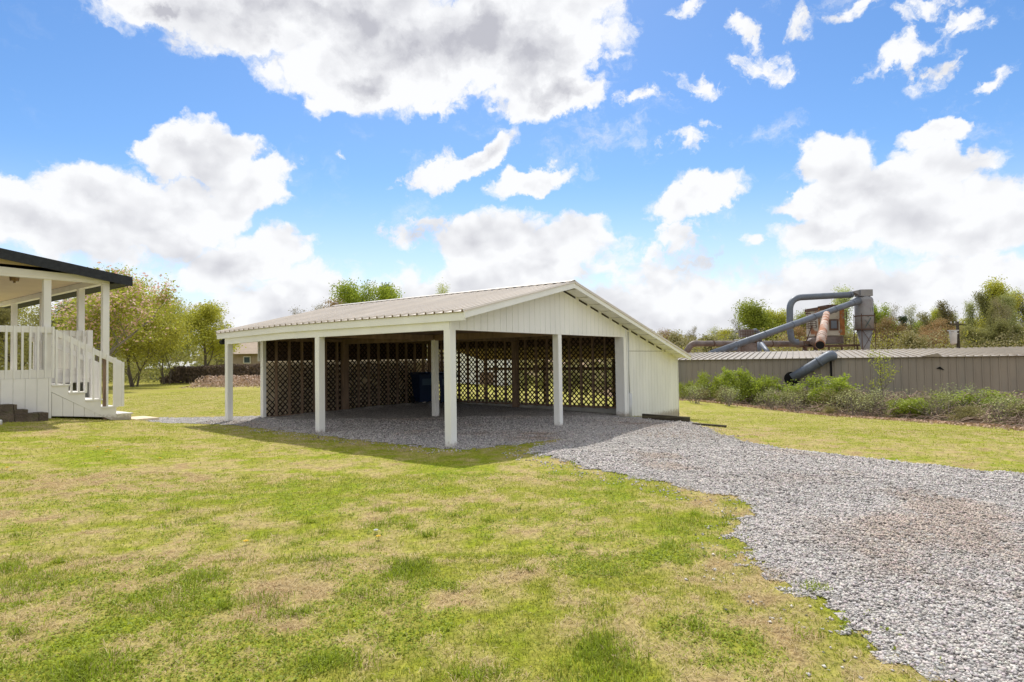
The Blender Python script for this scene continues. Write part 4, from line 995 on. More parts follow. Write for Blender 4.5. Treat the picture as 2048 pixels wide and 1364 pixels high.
def mass(name, label, pts, lsize, mtl, cat='undergrowth', seed=1):
    rs = np.random.default_rng(seed); q, f = leaf_quads(pts, lsize, rs)
    o = add_mesh(name, q, f, mtl); tag(o, label, cat, kind='stuff'); return o
rs = np.random.default_rng(21)
n = 26000; th = rs.uniform(-1.25, 1.25, n); R_ = rs.uniform(105, 135, n)
x = np.sin(th) * R_; y = np.cos(th) * R_
z = -1 + rs.random(n) * (5.0 + 3.5 * (fbm(th * 14 + 40, th * 0 + 3, 5, 4) - .5) * 2)
mass('distant_woods', 'hazy grey green woods closing the horizon', np.stack([x, y, z], -1), 1.1, LM['olive'], 'woods')
n = 70000; x = rs.uniform(12, 75, n); y = rs.uniform(62, 80, n); z = zf(x, y) + rs.random(n) ** 1.3 * (3.0 + 5.0 * (fbm(x * .5, y * .35, 9, 5) - .25))
mass('undergrowth', 'brown and green undergrowth along the foot of the far trees', np.stack([x, y, z], -1), .2, LM['brown'], 'undergrowth', 4)
n = 30000; x = rs.uniform(14, 75, n); y = rs.uniform(66, 82, n); z = zf(x, y) + rs.random(n) * (2.0 + 7.0 * (fbm(x * .3, y * .3, 19, 4) - .2))
mass('green_undergrowth', 'fresh green saplings and scrub filling the wood behind the metal building', np.stack([x, y, z], -1), .22, LM['round_u'] if 'round_u' in LM else LM['yellow'], 'undergrowth', 14)
n = 30000; x = rs.uniform(-62, -25, n); y = rs.uniform(43, 54, n); z = zf(x, y) + rs.random(n) ** 1.1 * (2.2 + 2.4 * fbm(x * .35, y * .35, 9))
mass('field_undergrowth', 'grey green undergrowth at the far side of the open field', np.stack([x, y, z], -1), .2, LM['olive'], 'undergrowth', 5)

# ---------------------------------------------------------------- brush before the metal building
GB = 'bushes along the metal building'
brush = [
 ('brush2', 1368, 752, 28.0, 'bright green bush peeking out beside the lean-to wall', 1.0), ('brush3', 1400, 765, 28, 'low olive bush near the lean-to wall', 1.1), ('brush2', 1425, 735, 29, 'slender green bush climbing the metal wall', .9),
 ('brush', 1478, 728, 27.5, 'tallest bright green bush on the metal wall', 1.15), ('brush2', 1512, 738, 27.5, 'green bush next to the tallest bright one', 1.0), ('brush3', 1445, 762, 26.5, 'brownish green bush below the climbing one', 1.2),
 ('brush2', 1555, 775, 26, 'low tangled green bush under the fallen grey pipe end', 1.3), ('brush', 1640, 742, 25.5, 'arching green bush over the fallen grey pipe', 1.5), ('brush3', 1600, 768, 25.5, 'dull green bush beside the arching one', 1.3),
 ('brush3', 1690, 765, 24, 'olive bush below the sapling', 1.4), ('brush3', 1735, 775, 23, 'brown green bush past the sapling', 1.4), ('brush', 1820, 785, 21.0, 'bright green mounded bush near the lawn edge', 1.9), ('brush2', 1790, 790, 21.5, 'small green bush at the mounded bush', 1.4),
 ('brush3', 1880, 772, 21.5, 'brown green bush with pale stems', 1.5), ('brush2', 1960, 772, 20, 'wide green bush on the metal wall near the picture edge', 1.8), ('brush3', 1930, 800, 18.5, 'low tangled olive bush at the lawn edge', 1.7), ('brush2', 2025, 782, 18.5, 'green bush at the picture edge', 1.7), ('brush3', 2070, 790, 17.5, 'olive bush cut off by the picture edge', 1.8), ('brush3', 1655, 800, 22.5, 'low dull bush spilling on the dry litter', 1.5), ('brush2', 1400, 790, 26.5, 'little green bush at the litter strip', 1.0)]
for k, px, yt, Y, lb, sx_ in brush: plant_px(k, px, yt + 13, Y, lb, cat='bush', name='bush', group=GB, sx_=sx_)
for px, yt, Y, lb in ((1390, 768, 25.5, 'bare twiggy bush close to the lean-to wall'), (1450, 772, 24.8, 'bare twiggy bush below the climbing green one'), (1535, 776, 24.2, 'bare twiggy bush before the fallen duct'), (1590, 780, 23.6, 'bare twiggy bush under the mouth of the fallen duct'), (1700, 778, 22.2, 'bare twiggy bush below the sapling'), (1750, 776, 21.8, 'bare twiggy bush just past the sapling'), (1870, 778, 19.6, 'pale twiggy bush beyond the mounded green one'), (1905, 768, 20.4, 'taller pale twiggy bush under the torn hole in the wall'), (1990, 786, 17.8, 'bare twiggy bush before the wide green one')): plant_px('twigs', px, yt, Y, lb, cat='bush', name='bush', group=GB, sx_=1.5)
plant_px('sapling', 1770, 700, 23.5, 'thin dark stemmed sapling with sparse leaves against the metal wall', cat='sapling', name='sapling')
GL = 'bushes seen through the back lattice'
for k, px, yt, Y, lb in (('brush3', 1045, 735, 33, 'olive green bush seen through the lattice just past the white outbuilding'), ('brush3', 1085, 742, 34, 'brown green bush seen through the middle of the back lattice'), ('brush3', 1135, 733, 33, 'olive bush seen through the lattice near the middle post'), ('brush3', 1175, 738, 34, 'olive bush seen through the lattice close to the jamb'), ('brush3', 1220, 731, 32, 'dull olive bush seen through the last lattice bay by the jamb')): plant_px(k, px, yt, Y, lb, cat='bush', name='bush', group=GL, sx_=1.3)
# tangled stems
rs = np.random.default_rng(31); mb = MB(); r = random.Random(5)
def wall_y(x): return 32.4 - (x - 9.1) * .47
V_, F2 = [], []
for i in range(7500):
    px = r.uniform(1360, 2130); x = None
    yb = 16.2 + (2048 - px) / 648 * 11.8
    Y = r.uniform(yb + .4, yb + 5.5); x = (px - 1024) / FPX * Y
    if Y > wall_y(x) - .8: continue
    z = zg(x, Y); pr = min(1, (Y - yb) / 2.5)
    h = r.uniform(.2, 1.2) * pr + .1
    az = r.uniform(0, 6.28); l = r.uniform(.5, 1.5); wq = r.uniform(.006, .014)
    p0 = np.array([x, Y, z]); p3 = p0 + np.array([math.cos(az) * l, math.sin(az) * l * .5, r.uniform(.0, .7) * h]); mid = (p0 + p3) / 2 + np.array([0, 0, h]) + rs.normal(size=3) * .12
    prev = None
    for t in np.linspace(0, 1, 6):
        c = (1 - t) ** 2 * p0 + 2 * t * (1 - t) * mid + t * t * p3
        k = len(V_); ox = wq * (1.1 - .6 * t)
        V_ += [(c[0] - ox, c[1], c[2] - ox), (c[0] + ox, c[1] - ox, c[2] + ox * .5), (c[0], c[1] + ox, c[2] + ox)]
        if prev is not None:
            for j in range(3): F2.append((prev + j, prev + (j + 1) % 3, k + (j + 1) % 3, k + j))
        prev = k
stem_m = mat('dry_bramble', (.37, .27, .20), .8, var=.5, scale=1.2)
o = add_mesh('bramble_thicket', np.array(V_), np.array(F2), stem_m); tag(o, 'tangle of dry brown bramble stems before the metal building', 'brambles', kind='stuff')
n = 110000; px = rs.uniform(1345, 2140, n); yb = 16.2 + (2048 - px) / 648 * 11.8; Y = yb + rs.uniform(.2, 6.5, n); x = (px - 1024) / FPX * Y
k = Y < wall_y(x) - .5; x, Y, yb = x[k], Y[k], yb[k]
z = zf(x, Y) + rs.random(len(x)) * np.clip((Y - yb) / 2.5, 0.02, 1) * (.1 + 1.7 * fbm(x * 1.1, Y * 1.1, 14) ** 1.5)
mass('bramble_leaves', 'small dull green leaves scattered through the brambles', np.stack([x, Y, z], -1), .065, mat('bramble_leaf', (.27, .33, .06), .7, var=.5, scale=.6, translucent=.3), 'bramble leaves', 6)
n = 26000; px = rs.uniform(1350, 2140, n); yb = 16.2 + (2048 - px) / 648 * 11.8; Y = yb + rs.normal(.35, .75, n) ; x = (px - 1024) / FPX * Y
z = zf(x, Y) + rs.random(n) * .06
mass('leaf_litter', 'strip of dry pinkish brown leaf litter between lawn and brambles', np.stack([x, Y, z], -1), .085, mat('leaf_litter', (.52, .37, .26), .85, var=.5, scale=3), 'leaf litter', 7)

# hedge, mound and buildings across the field
hx0, hy0, _ = AT(318, 41); hx1, hy1, _ = AT(900, 41)
n = 42000; u = rs.random(n); x = hx0 + (hx1 - hx0) * u; y = 41 + rs.uniform(0, 1.2, n); hgt = 1.0 + .35 * fbm(x * .6, x * 0, 3) + np.minimum(u * 2.2, 1) * .15
hgt = hgt * np.clip(u * 22, .35, 1)
z = zf(x, y) + rs.random(n) ** .8 * hgt
q, f = leaf_quads(np.stack([x, y, z], -1), .13, rs)
hd = empty('hedge', (0, 0, 0)); tag(hd, 'long dark brown vine covered hedge across the field', 'hedge')
add_mesh('foliage', q, f, mat('dead_vines', (.20, .15, .115), .9, var=.4, scale=2), hd)
n = 9000; x = rs.uniform(AT(395, 36)[0], AT(620, 36)[0], n); y = rs.normal(36.5, 1.1, n); z = zf(x, y) + rs.random(n) * .62 * np.exp(-((y - 36.5) / 1.3) ** 2)
mass('brush_pile', 'low mound of dry pinkish weeds before the hedge', np.stack([x, y, z], -1), .12, mat('dry_weeds', (.58, .44, .34), .85, var=.4, scale=2), 'dry weeds', 9)

M['tanroof'] = mat('tan_shingle_roof', (.42, .34, .26), .85, var=.12, scale=2, bump=.3, bscale=12)
M['housebrick'] = mat('pale_brick', (.40, .32, .25), .85, var=.15, scale=3, bump=.2, bscale=14)
M['paneblue'] = mat('window_pane', (.05, .08, .09), .15, var=.1)
hx, hy, hz = AT(478, 60); hb = empty('brick_house', (hx, hy, 0.2), 0); tag(hb, 'low tan brick house with a tan shingled roof beyond the field', 'house')
def part(nm, mt_, par, *bx):
    mb = MB()
    for b in bx: mb.box(*b)
    return mb.build(nm, mt_, par)
part('wall', M['housebrick'], hb, (-2.2, 16, 0, 7, -.6, 2.3))
mb = MB(); mb.prism([(-.7, 2.3), (3.5, 4.3), (7.7, 2.3)], 'x', -2.8, 16.5); recalc(mb.build('roof', M['tanroof'], hb))
wn = part('window', M['white'], hb, (.45, 1.15, -.06, -.002, 1.35, 2.05)); mb = MB(); mb.box(.52, 1.08, -.075, -.062, 1.42, 1.98); mb.build('pane', M['paneblue'], wn)
wn = part('window', M['white'], hb, (5.4, 6.6, -.06, -.002, .9, 2.05)); mb = MB(); mb.box(5.48, 6.52, -.075, -.062, .98, 1.98); mb.build('pane', M['paneblue'], wn)
x, y, z = AT(335, 52); sb = empty('small_shed', (x, y, z), 0); tag(sb, 'low grey shed with a white metal roof behind the hedge', 'shed')
M['whiteroof'] = mat('white_metal_roof', (.75, .75, .73), .5, var=.06); M['greywall'] = mat('grey_shed_wall', (.25, .26, .25), .8)
part('wall', M['greywall'], sb, (-1.6, 1.6, 0, 3, -.2, 1.0)); mb = MB(); mb.prism([(-.4, 1.0), (1.5, 1.55), (3.4, 1.0)], 'x', -1.8, 1.8); recalc(mb.build('roof', M['whiteroof'], sb))
x, y, z = AT(955, 38); wb = empty('white_shed', (x, y, z), -.1); tag(wb, 'white outbuilding showing through the back lattice of the carport', 'outbuilding')
part('wall', M['white2'], wb, (-1.7, 1.8, 0, 4, -.3, 2.3)); mb = MB(); mb.prism([(-.3, 2.3), (2, 3.2), (4.3, 2.3)], 'x', -1.9, 2.0); recalc(mb.build('roof', M['whiteroof'], wb)); part('door', M['wood'], wb, (.1, 1.0, -.04, -.002, -.2, .75))

# ---------------------------------------------------------------- industrial buildings and ducts
M['indwall'] = mat('weathered_tan_siding', (.30, .262, .21), .6, var=.14, scale=.7, stretch=(1, 1, .3), col2=(.255, .24, .205), thr=(.45, .7), spec=.4)
M['indroof'] = mat('weathered_metal_roof', (.36, .315, .25), .5, var=.14, scale=.6, col2=(.30, .25, .2), thr=(.5, .75), spec=.5)
M['duct'] = mat('grey_galvanised_duct', (.15, .175, .215), .5, var=.14, scale=1.5, metal=.2, spec=.4, col2=(.11, .125, .15), thr=(.5, .7))
M['ductbrown'] = mat('brown_weathered_duct', (.21, .175, .16), .6, var=.25, scale=1.5, metal=.1, col2=(.15, .105, .085), thr=(.45, .65))
M['rust'] = mat('rust_and_white_duct', (.52, .42, .36), .8, var=.2, scale=2.5, col2=(.34, .145, .07), thr=(.46, .58))
M['rustbox'] = mat('rusty_pale_steel', (.46, .43, .36), .8, var=.2, scale=1.0, col2=(.33, .14, .06), thr=(.52, .60))
M['cyc'] = mat('pale_galvanised_steel', (.27, .27, .275), .55, var=.15, scale=1.0, metal=.15, col2=(.23, .205, .21), thr=(.5, .7))
M['darksteel'] = mat('dark_rusty_steel', (.12, .075, .055), .8, var=.3, scale=4)
M['hole'] = mat('dark_opening', (.01, .01, .01), .9)
IX, IY = (1590 - 1024) / FPX * 30, 30.0
IR = -math.radians(25.15)
ib = empty('metal_building', (IX, IY, 0), IR); tag(ib, 'long tan ribbed metal building with a low sloped roof behind the brambles', 'metal building')
X_0, X_1, EV, DEP, RT = -9.0, 24, 1.40, 8.0, 1.80
def ribs(mb, x0, x1, z0, z1, pitch=.305):
    prof = []; x = x0
    while x < x1: prof += [(x, 0), (x + .018, -.03), (x + .06, -.03), (x + .078, 0)]; x += pitch
    prof.append((x1, 0)); k = len(mb.v)
    for z in (z0, z1):
        for (a, b) in prof: mb.v.append((a, b, z))
    n = len(prof)
    for j in range(n - 1): mb.f.append((k + j, k + j + 1, k + n + j + 1, k + n + j))
mb = MB(); ribs(mb, X_0, X_1, -1.9, EV - .02); mb.box(X_0, X_1, .004, .1, -1.9, EV - .03); mb.build('front_wall', M['indwall'], ib)
part('back_wall', M['indwall'], ib, (X_0, X_1, DEP - .1, DEP, -1.9, RT - .1)); part('end_wall', M['indwall'], ib, (X_0 - .1, X_0, 0, DEP, -1.9, EV), (X_1, X_1 + .1, 0, DEP, -1.9, EV))
mb = MB(); mb.hexa([(X_0 - .15, -.14, EV - .01), (X_1 + .15, -.14, EV - .01), (X_1 + .15, DEP + .1, RT - .01), (X_0 - .15, DEP + .1, RT - .01), (X_0 - .15, -.14, EV + .015), (X_1 + .15, -.14, EV + .015), (X_1 + .15, DEP + .1, RT + .015), (X_0 - .15, DEP + .1, RT + .015)])
x = X_0
while x < X_1 + .1:
    mb.hexa([(x, -.15, EV + .012), (x + .03, -.15, EV + .012), (x + .03, DEP + .1, RT + .012), (x, DEP + .1, RT + .012), (x, -.15, EV + .065), (x + .03, -.15, EV + .065), (x + .03, DEP + .1, RT + .065), (x, DEP + .1, RT + .065)]); x += .305 if x < -2 or x > 12 else .305
mb.build('roof', M['indroof'], ib)
def ipt(px, py, ydep):    # a point on the building's local plane y = ydep seen at px, py
    d = ray(px, py); o = Vector((0, 0, HC)); nrm = Vector((-math.sin(IR), math.cos(IR), 0)); p0 = Vector((IX, IY, 0)) + nrm * ydep
    k = (p0 - o).dot(nrm) / d.dot(nrm); return o + d * k
def loc_(p): return Matrix.Rotation(-IR, 3, 'Z') @ (p - Vector((IX, IY, 0)))
h0 = loc_(ipt(1583, 757, -.04)); mb = MB(); mb.tube([(h0.x, -.045, h0.z), (h0.x, .0, h0.z)], .34, 20); mb.build('duct_hole', M['hole'], ib)
h0 = loc_(ipt(1661, 722, -.04)); mb = MB(); mb.box(h0.x - .03, h0.x + .06, -.05, -.035, h0.z - .75, h0.z + .3); mb.build('torn_seam', M['hole'], ib)
h0 = loc_(ipt(1880, 737, -.04)); mb = MB(); mb.prism([(h0.x - .14, h0.z), (h0.x, h0.z + .09), (h0.x + .1, h0.z), (h0.x + .16, h0.z - .08), (h0.x + .02, h0.z - .04)], 'y', -.045, -.035); mb.build('torn_hole', M['hole'], ib)
h0 = loc_(ipt(1860, 714, -.2)); mb = MB(); mb.hexa([(h0.x - .3, -.2, EV + .03), (h0.x + .5, -.2, EV + .0), (h0.x + .5, .3, EV + .06), (h0.x - .3, .3, EV + .06), (h0.x - .3, -.2, EV + .05), (h0.x + .3, -.22, EV + .16), (h0.x + .5, .3, EV + .08), (h0.x - .3, .3, EV + .08)]); mb.build('bent_roof_edge', M['indroof'], ib)

def duct(name, pts, rad, mtl, label, cat='duct', bands=(), open_end=False, n=18, bandm=None, group=None):
    pts = [Vector(p) for p in pts]; o0 = pts[0].copy(); root = empty(name, o0)
    tag(root, label, cat, group)
    mb = MB(); mb.tube([p - o0 for p in pts], rad, n, caps=not open_end); mb.build('tube', mtl, root, True)
    for (i, f) in bands:
        a, b = pts[i] - o0, pts[i + 1] - o0; c = a.lerp(b, f); d = (b - a).normalized()
        ra, rb = (rad[i], rad[i + 1]) if isinstance(rad, list) else (rad, rad)
        rr = (ra + (rb - ra) * f) * 1.12
        mb = MB(); mb.tube([c - d * .05, c + d * .05], rr, n); mb.build('band', bandm or mtl, root, True)
    return root
def bend(p0, p1, p2, k=.5, n=6):     # rounded corner at p1
    p0, p1, p2 = Vector(p0), Vector(p1), Vector(p2); a = p1 + (p0 - p1).normalized() * k; b = p1 + (p2 - p1).normalized() * k
    return [a * (1 - t) ** 2 + p1 * 2 * t * (1 - t) + b * t * t for t in [i / n for i in range(n + 1)]]
# fallen duct leaning on the wall
a = ipt(1584, 756, -.3); b = ipt(1663, 709, -.35); c = ipt(1668, 714, -.25)
duct('fallen_duct', [a, a.lerp(b, .5)] + bend(a, b, c + Vector((.25, .5, -.25)), .22, 5), [.225, .23] + [.24] * 6, M['duct'], 'slate grey duct slanting down the metal wall from the roof edge', bands=((1, .5),))
# open rusty duct
a = PT(1653, 628, 40); b = PT(1640, 690, 33.5); mid = Vector(a).lerp(Vector(b), .75)
r_ = duct('rusty_duct', [a, Vector(a).lerp(Vector(b), .33), mid, b], [.20, .22, .245, .25], M['rust'], 'rusty open ended duct hanging over the metal roof', bands=((0, .35), (1, .98), (2, .2)), open_end=False, bandm=M['rust'])
bb_ = Vector(b) - Vector(a); dd_ = bb_.normalized(); mb = MB(); mb.tube([bb_ + dd_ * .002, bb_ + dd_ * .012], .225, 18); mb.build('dark_mouth', M['hole'], r_)
# cyclone
CY = 50.0
def ZC(py, px=1730): return PT(px, py, CY)[2]
cx_, cy_, cz_ = AT(1730, CY); cyb = empty('cyclone_separator', (cx_, cy_, 0)); tag(cyb, 'tall grey steel cyclone separator tower with a conical lower half', 'cyclone tower')
R1 = .70; zt, zs, zc_, zb = ZC(596), ZC(594), ZC(659), ZC(712)
mb = MB(); mb.tube([(0, 0, zc_), (0, 0, ZC(632)), (0, 0, ZC(600)), (0, 0, ZC(596)), (0, 0, ZC(592))], [R1, R1, R1, R1 * .9, R1 * .55], 28); mb.build('drum', M['cyc'], cyb, True)
mb = MB(); mb.tube([(0, 0, zb - .6), (0, 0, ZC(705)), (0, 0, zc_ - .02)], [.2, .26, R1 * .86], 28); mb.build('cone', M['cyc'], cyb, True)
for py in (632, 659): mb = MB(); mb.tube([(0, 0, ZC(py) - .04), (0, 0, ZC(py) + .04)], R1 * 1.07, 28); mb.build('band', M['darksteel'], cyb)
mb = MB(); mb.box(-.48, .50, -.48, .48, ZC(593), ZC(580)); mb.build('top_box', M['cyc'], cyb)
mb = MB(); mb.hexa([(-.49, -.3, ZC(591)), (-.482, -.3, ZC(591)), (-.482, .3, ZC(591)), (-.49, .3, ZC(591)), (-1.05, -.25, ZC(583)), (-.482, -.3, ZC(580)), (-.482, .3, ZC(580)), (-1.05, .25, ZC(583))]); mb.build('inlet_hood', M['cyc'], cyb)
for ang in (45, 135, 225, 315):
    c, s = math.cos(math.radians(ang)), math.sin(math.radians(ang)); mb = MB(); mb.tube([(c * .78, s * .78, -1.6), (c * .78, s * .78, ZC(628))], .03, 6); mb.build('frame_leg', M['darksteel'], cyb)
mb = MB()
for (x0, x1) in ((-.55, .55), (.55, -.55)): mb.bar((x0, -.55, zc_), (x1, -.55, ZC(700)), .03, .03)
mb.build('cross_brace', M['darksteel'], cyb)
tealm = mat('faded_teal_paint', (.10, .16, .15), .7, var=.3, scale=6)
mb = MB()          # the faded painted mark on the drum: a slender X-like figure
for (pa, pb_) in (((1733, 636), (1722, 656)), ((1722, 640), (1733, 656)), ((1726, 634), (1730, 634)), ((1716, 640), (1719, 644)), ((1733, 617), (1734, 624)), ((1738, 615), (1739, 624))):
    for i in range(5):
        q0, q1 = i / 5, (i + 1) / 5
        def on(px, py):
            x = (px - 1730) / FPX * CY; x = max(-.66, min(.66, x)); return Vector((x, -math.sqrt((R1 + .004) ** 2 - x * x), ZC(py, px)))
        A = on(pa[0] + (pb_[0] - pa[0]) * q0, pa[1] + (pb_[1] - pa[1]) * q0); B_ = on(pa[0] + (pb_[0] - pa[0]) * q1, pa[1] + (pb_[1] - pa[1]) * q1)
        wdt = .13 if pa[1] > 630 and pa[0] != 1716 else .05
        mb.bar(A, B_, wdt, .006, up=(A + B_).normalized())
mb.build('painted_mark', tealm, cyb)
# ducts to the cyclone
a = PT(1718, 588, CY); a0 = PT(1704, 589, CY - .1); e1 = Vector(PT(1578, 596, CY - 1)); d1 = Vector(PT(1583, 685, CY - 1)); top = Vector(PT(1690, 590, CY - .2))
pts = [top] + bend(top, e1, d1, 1.15, 12) + [Vector(PT(1580, 660, CY - 1))]; low = Vector(PT(1582, 676, CY - 1)); end_ = Vector(PT(1600, 684, CY - 1))
pts = pts + bend(pts[-1], Vector(PT(1584, 686, CY - 1)), end_, .5, 4)
duct('bent_duct', [Vector(a0)] + pts, .255, M['duct'], 'slate grey duct bending over from the cyclone top and down', bands=((0, .3),))
a = Vector(PT(1716, 602, CY - .4)); b = Vector(PT(1420, 709, CY - 9))
duct('long_slanting_duct', [a, a.lerp(b, .05), a.lerp(b, .5), b], [.33, .24, .24, .24], M['duct'], 'long straight grey duct slanting down from the cyclone to the metal roof', bands=((0, .9), (1, .3), (1, .65), (1, .99), (2, .35), (2, .7)))
a = Vector(PT(1640, 688, 51)); b = Vector(PT(1383, 687, 47)); c = Vector(PT(1372, 706, 47))
pts = [a, a.lerp(b, .5), a.lerp(b, .93)] + bend(a, b, c, .4, 5) + [c]
duct('long_brown_duct', pts, [.26, .25, .22] + [.24] * 7, M['ductbrown'], 'long level brown duct with a grey elbow at its end', bands=((0, .3), (0, .8), (1, .3), (1, .8)), bandm=M['darksteel'])
duct('short_strut_duct', [PT(1523, 688, 46), PT(1542, 712, 44)], .17, M['duct'], 'short grey duct dropping steeply below the brown duct')
duct('upright_duct', [PT(1519, 712, 47), PT(1519, 684, 47)], .17, M['duct'], 'short upright grey duct under the small machine')
duct('small_roof_duct', [PT(1450, 706, 42), PT(1456, 701, 42), PT(1474, 698, 42)], .13, M['duct'], 'small pale duct lying low over the metal roof')
# rusty dust collector
YD = 52.0
def zc2(py, px=1650): return PT(px, py, YD)[2]
def xd(px): return (px - 1650) / FPX * YD
dx_, dy_, _ = AT(1650, YD); dc = empty('dust_collector', (dx_, dy_, 0)); tag(dc, 'rusty boxy dust collector machine on a steel platform', 'dust collector')
part('housing', M['rustbox'], dc, (xd(1627), xd(1675), -1.0, 1.2, zc2(672), zc2(622)))
part('cap', M['darksteel'], dc, (xd(1625), xd(1650), -1.05, 1.25, zc2(622) + .003, zc2(616)), (xd(1648), xd(1668), -.8, .9, zc2(616) + .003, zc2(611)))
M['orust'] = mat('orange_rust', (.36, .15, .05), .85, var=.3, scale=3, col2=(.30, .26, .2), thr=(.5, .62))
part('corner_strip', M['orust'], dc, (xd(1668), xd(1677), -1.06, -1.003, zc2(671), zc2(618)))
part('corner_strip', M['orust'], dc, (xd(1626), xd(1629), -1.06, -1.003, zc2(671), zc2(618)))
part('door_frame', M['darksteel'], dc, (xd(1647), xd(1665), -1.05, -1.003, zc2(662), zc2(640))); part('access_door', M['duct'], dc, (xd(1650), xd(1661), -1.09, -1.052, zc2(658), zc2(643)))
part('base_drum', M['ductbrown'], dc, (xd(1627), xd(1676), -.9, 1.1, zc2(688), zc2(673)))
part('platform', M['darksteel'], dc, (xd(1610), xd(1700), -1.6, 1.6, zc2(694), zc2(690)))
for px in (1615, 1640, 1665, 1695): part('platform_leg', M['darksteel'], dc, (xd(px) - .05, xd(px) + .05, -1.5, -1.4, -1.6, zc2(694) - .002))
mb = MB()
for px in (1672, 1680, 1687, 1693): mb.tube([(xd(px), -1.5, zc2(690)), (xd(px), -1.5, zc2(676))], .02, 5)
mb.tube([(xd(1670), -1.5, zc2(676)), (xd(1695), -1.5, zc2(676))], .02, 5); mb.tube([(xd(1670), -1.5, zc2(683)), (xd(1695), -1.5, zc2(683))], .015, 5)
mb.build('railing', M['darksteel'], dc)
def cage(x0, x1, py0, py1, nm='ladder_cage'):
    mb = MB(); za, zb_ = zc2(py1), zc2(py0)
    for i in range(4):
        z = za + (zb_ - za) * i / 3; mb.tube([(xd(x0), -.6, z), (xd(x1), -.6, z)], .025, 5); mb.tube([(xd(x0), .3, z), (xd(x1), .3, z)], .025, 5)
    for k in (0, .5, 1):
        x = xd(x0 + (x1 - x0) * k)
        for y in (-.6, .3): mb.tube([(x, y, za), (x, y, zb_)], .025, 5)
    mb.build(nm, M['darksteel'], dc)
cage(1677, 1687, 623, 643); cage(1611, 1626, 643, 656, 'side_platform')
mb = MB(); mb.tube([(xd(1627), .2, zc2(650)), (xd(1612), .2, zc2(690))], .04, 5); mb.tube([(xd(1609), -.3, zc2(627)), (xd(1620), -.3, zc2(627))], .05, 6); mb.tube([(xd(1612), -.3, zc2(627)), (xd(1613), -.3, zc2(643))], .03, 6); mb.build('pipe_bracket', M['darksteel'], dc)
fx, fy, fz = PT(1625, 684, 50.4); fb_ = empty('blower_fan', (fx, fy, fz)); tag(fb_, 'small dark blower fan unit at the end of the brown duct', 'blower')
mb = MB(); mb.tube([(0, -.3, 0), (0, .3, 0)], .34, 18); mb.build('scroll', M['ductbrown'], fb_, True); mb = MB(); mb.box(-.75, -.36, -.2, .2, -.15, .1); mb.build('motor', M['darksteel'], fb_); mb = MB(); mb.box(-.8, .4, -.3, .3, -.42, -.36); mb.box(-.7, -.6, -.3, .3, -1.9, -.42); mb.box(.2, .3, -.3, .3, -1.9, -.42); mb.build('stand', M['darksteel'], fb_)
# small machine with cage railing behind the long duct
YS = 49.0
sm = empty('small_collector', (*AT(1493, YS)[:2], 0)); tag(sm, 'small square brown collector tower with a caged top behind the slanting duct', 'dust collector')
zs_ = lambda py: PT(1493, py, YS)[2]; xs_ = lambda px: (px - 1493) / FPX * YS
part('top_box', M['ductbrown'], sm, (xs_(1482), xs_(1504), -.5, .5, zs_(674), zs_(659)))
part('lower_box', M['ductbrown'], sm, (xs_(1477), xs_(1507), -.6, .6, zs_(706), zs_(687)))
mb = MB()
for px in range(1474, 1513, 5): mb.tube([(xs_(px), -.75, zs_(678)), (xs_(px), -.75, zs_(661))], .022, 5)
for py in (663, 669, 677): mb.tube([(xs_(1474), -.75, zs_(py)), (xs_(1513), -.75, zs_(py))], .022, 5)
mb.build('cage_railing', M['darksteel'], sm)
part('cap_tray', M['galv'], sm, (xs_(1474), xs_(1515), -.7, .7, zs_(680), zs_(678)))
for px in (1478, 1507): part('support', M['darksteel'], sm, (xs_(px) - .05, xs_(px) + .05, -.55, -.45, -1.5, zs_(680) - .002))
mb = MB(); mb.tube([(xs_(1500), 0, zs_(664)), (xs_(1512), 0, zs_(661)), (xs_(1519), 0, zs_(668)), (xs_(1520), 0, zs_(684))], .17, 12); mb.build('outlet_elbow', M['duct'], sm, True)
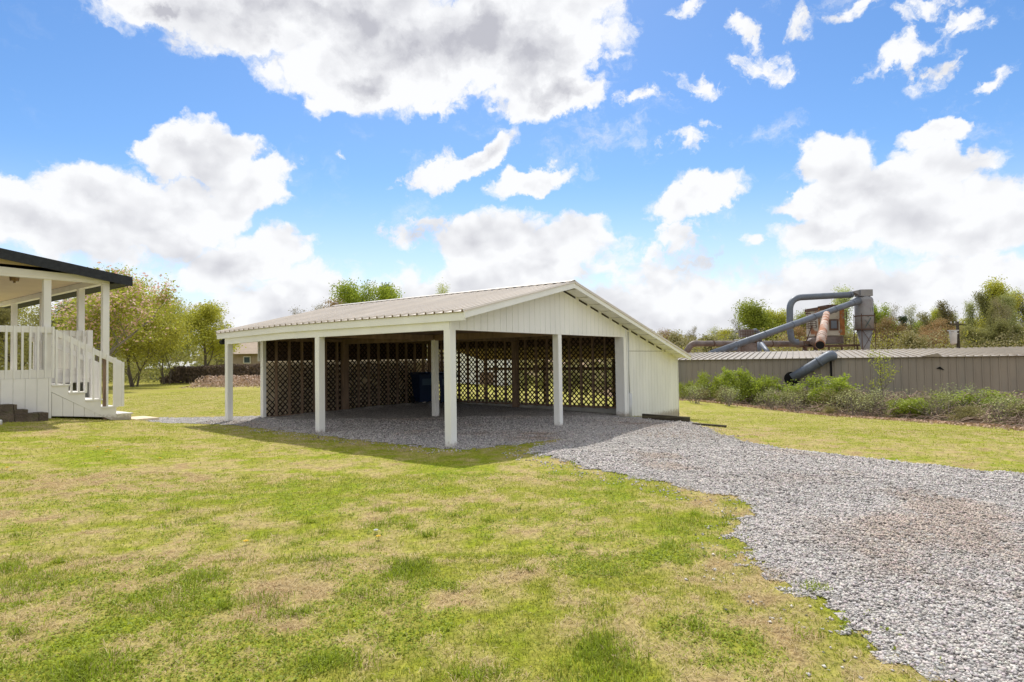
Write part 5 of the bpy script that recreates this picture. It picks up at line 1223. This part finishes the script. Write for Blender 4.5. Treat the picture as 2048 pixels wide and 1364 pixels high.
# utility pole with transformer
pxx, pyy, pzz = AT(1916, 58); up_ = empty('utility_pole', (pxx, pyy, pzz)); tag(up_, 'dark wooden utility pole with a pale grey transformer can', 'utility pole')
zq = lambda py: PT(1916, py, 58)[2] - pzz
mb = MB(); mb.tube([(0, 0, -.3), (0, 0, zq(643))], [.2, .14], 10); mb.build('pole', M['timber'], up_, True)
mb = MB(); mb.tube([(-.46, -.1, zq(688)), (-.5, -.1, zq(686)), (-.52, -.1, zq(664)), (-.52, -.1, zq(662))], [.24, .27, .33, .33], 18); mb.build('transformer_can', M['galv'], up_, True)
mb = MB(); mb.box(-.86, -.18, -.42, .22, zq(662) + .002, zq(660)); mb.box(-.28, .02, -.14, -.06, zq(668), zq(666)); mb.build('transformer_lid', M['galv'], up_)
mb = MB(); mb.bar((-.75, 0, zq(648)), (.85, 0, zq(650)), .09, .1); mb.build('cross_arm', M['timber'], up_)
for px_o in (-.6, -.25, .35, .7): mb = MB(); mb.tube([(px_o, 0, zq(648) + .05), (px_o, 0, zq(648) + .24)], [.05, .035], 8); mb.build('insulator', M['galv'], up_, True)

# dandelions in the lawn
yel = mat('dandelion_yellow', (.75, .50, .02), .6, var=.1); pal = mat('seed_head', (.6, .6, .55), .8)
def dandelion(px, py, label, mt_=yel):
    x, y = G(px, py); r = empty('dandelion', (x, y, zg(x, y) + (float(fbm(np.array([x * 1.3]), np.array([y * 1.3]), 51)[0]) - .5) * .05)); tag(r, label, 'dandelion', 'dandelions in the lawn')
    mb = MB(); mb.tube([(0, 0, 0), (.002, 0, .02), (.0, 0, .036)], .0022, 5); mb.build('stem', LM['bright'], r)
    mb = MB()
    for k in range(14):
        a = 6.283 * k / 14; mb.hexa([(0, 0, .034), (.003, 0, .034), (math.cos(a) * .022, math.sin(a) * .022, .037), (math.cos(a + .35) * .02, math.sin(a + .35) * .02, .037), (0, 0, .043), (.003, 0, .043), (math.cos(a) * .022, math.sin(a) * .022, .041), (math.cos(a + .35) * .02, math.sin(a + .35) * .02, .041)])
    mb.tube([(0, 0, .034), (0, 0, .046)], [.012, .008], 10); mb.build('flower', mt_, r)
for px, py, lb in ((216, 905, 'yellow dandelion in the cluster halfway between porch stairs and lawn middle'), (222, 908, 'second yellow dandelion of the cluster before the porch'), (212, 909, 'lowest yellow dandelion of the cluster before the porch'), (195, 899, 'small yellow dandelion behind the cluster'),
                   (320, 920, 'single yellow dandelion between the cluster and the carport'), (14, 940, 'yellow dandelion at the picture edge'), (22, 945, 'yellow dandelion next to the one at the picture edge'), (519, 910, 'lone yellow dandelion nearer the carport shadow'), (492, 1091, 'lone dandelion out in the middle of the lawn')): dandelion(px, py, lb)
dandelion(752, 1066, 'pale seeding dandelion head with a yellow one below it', pal); dandelion(757, 1078, 'faded yellow dandelion below the pale seed head')
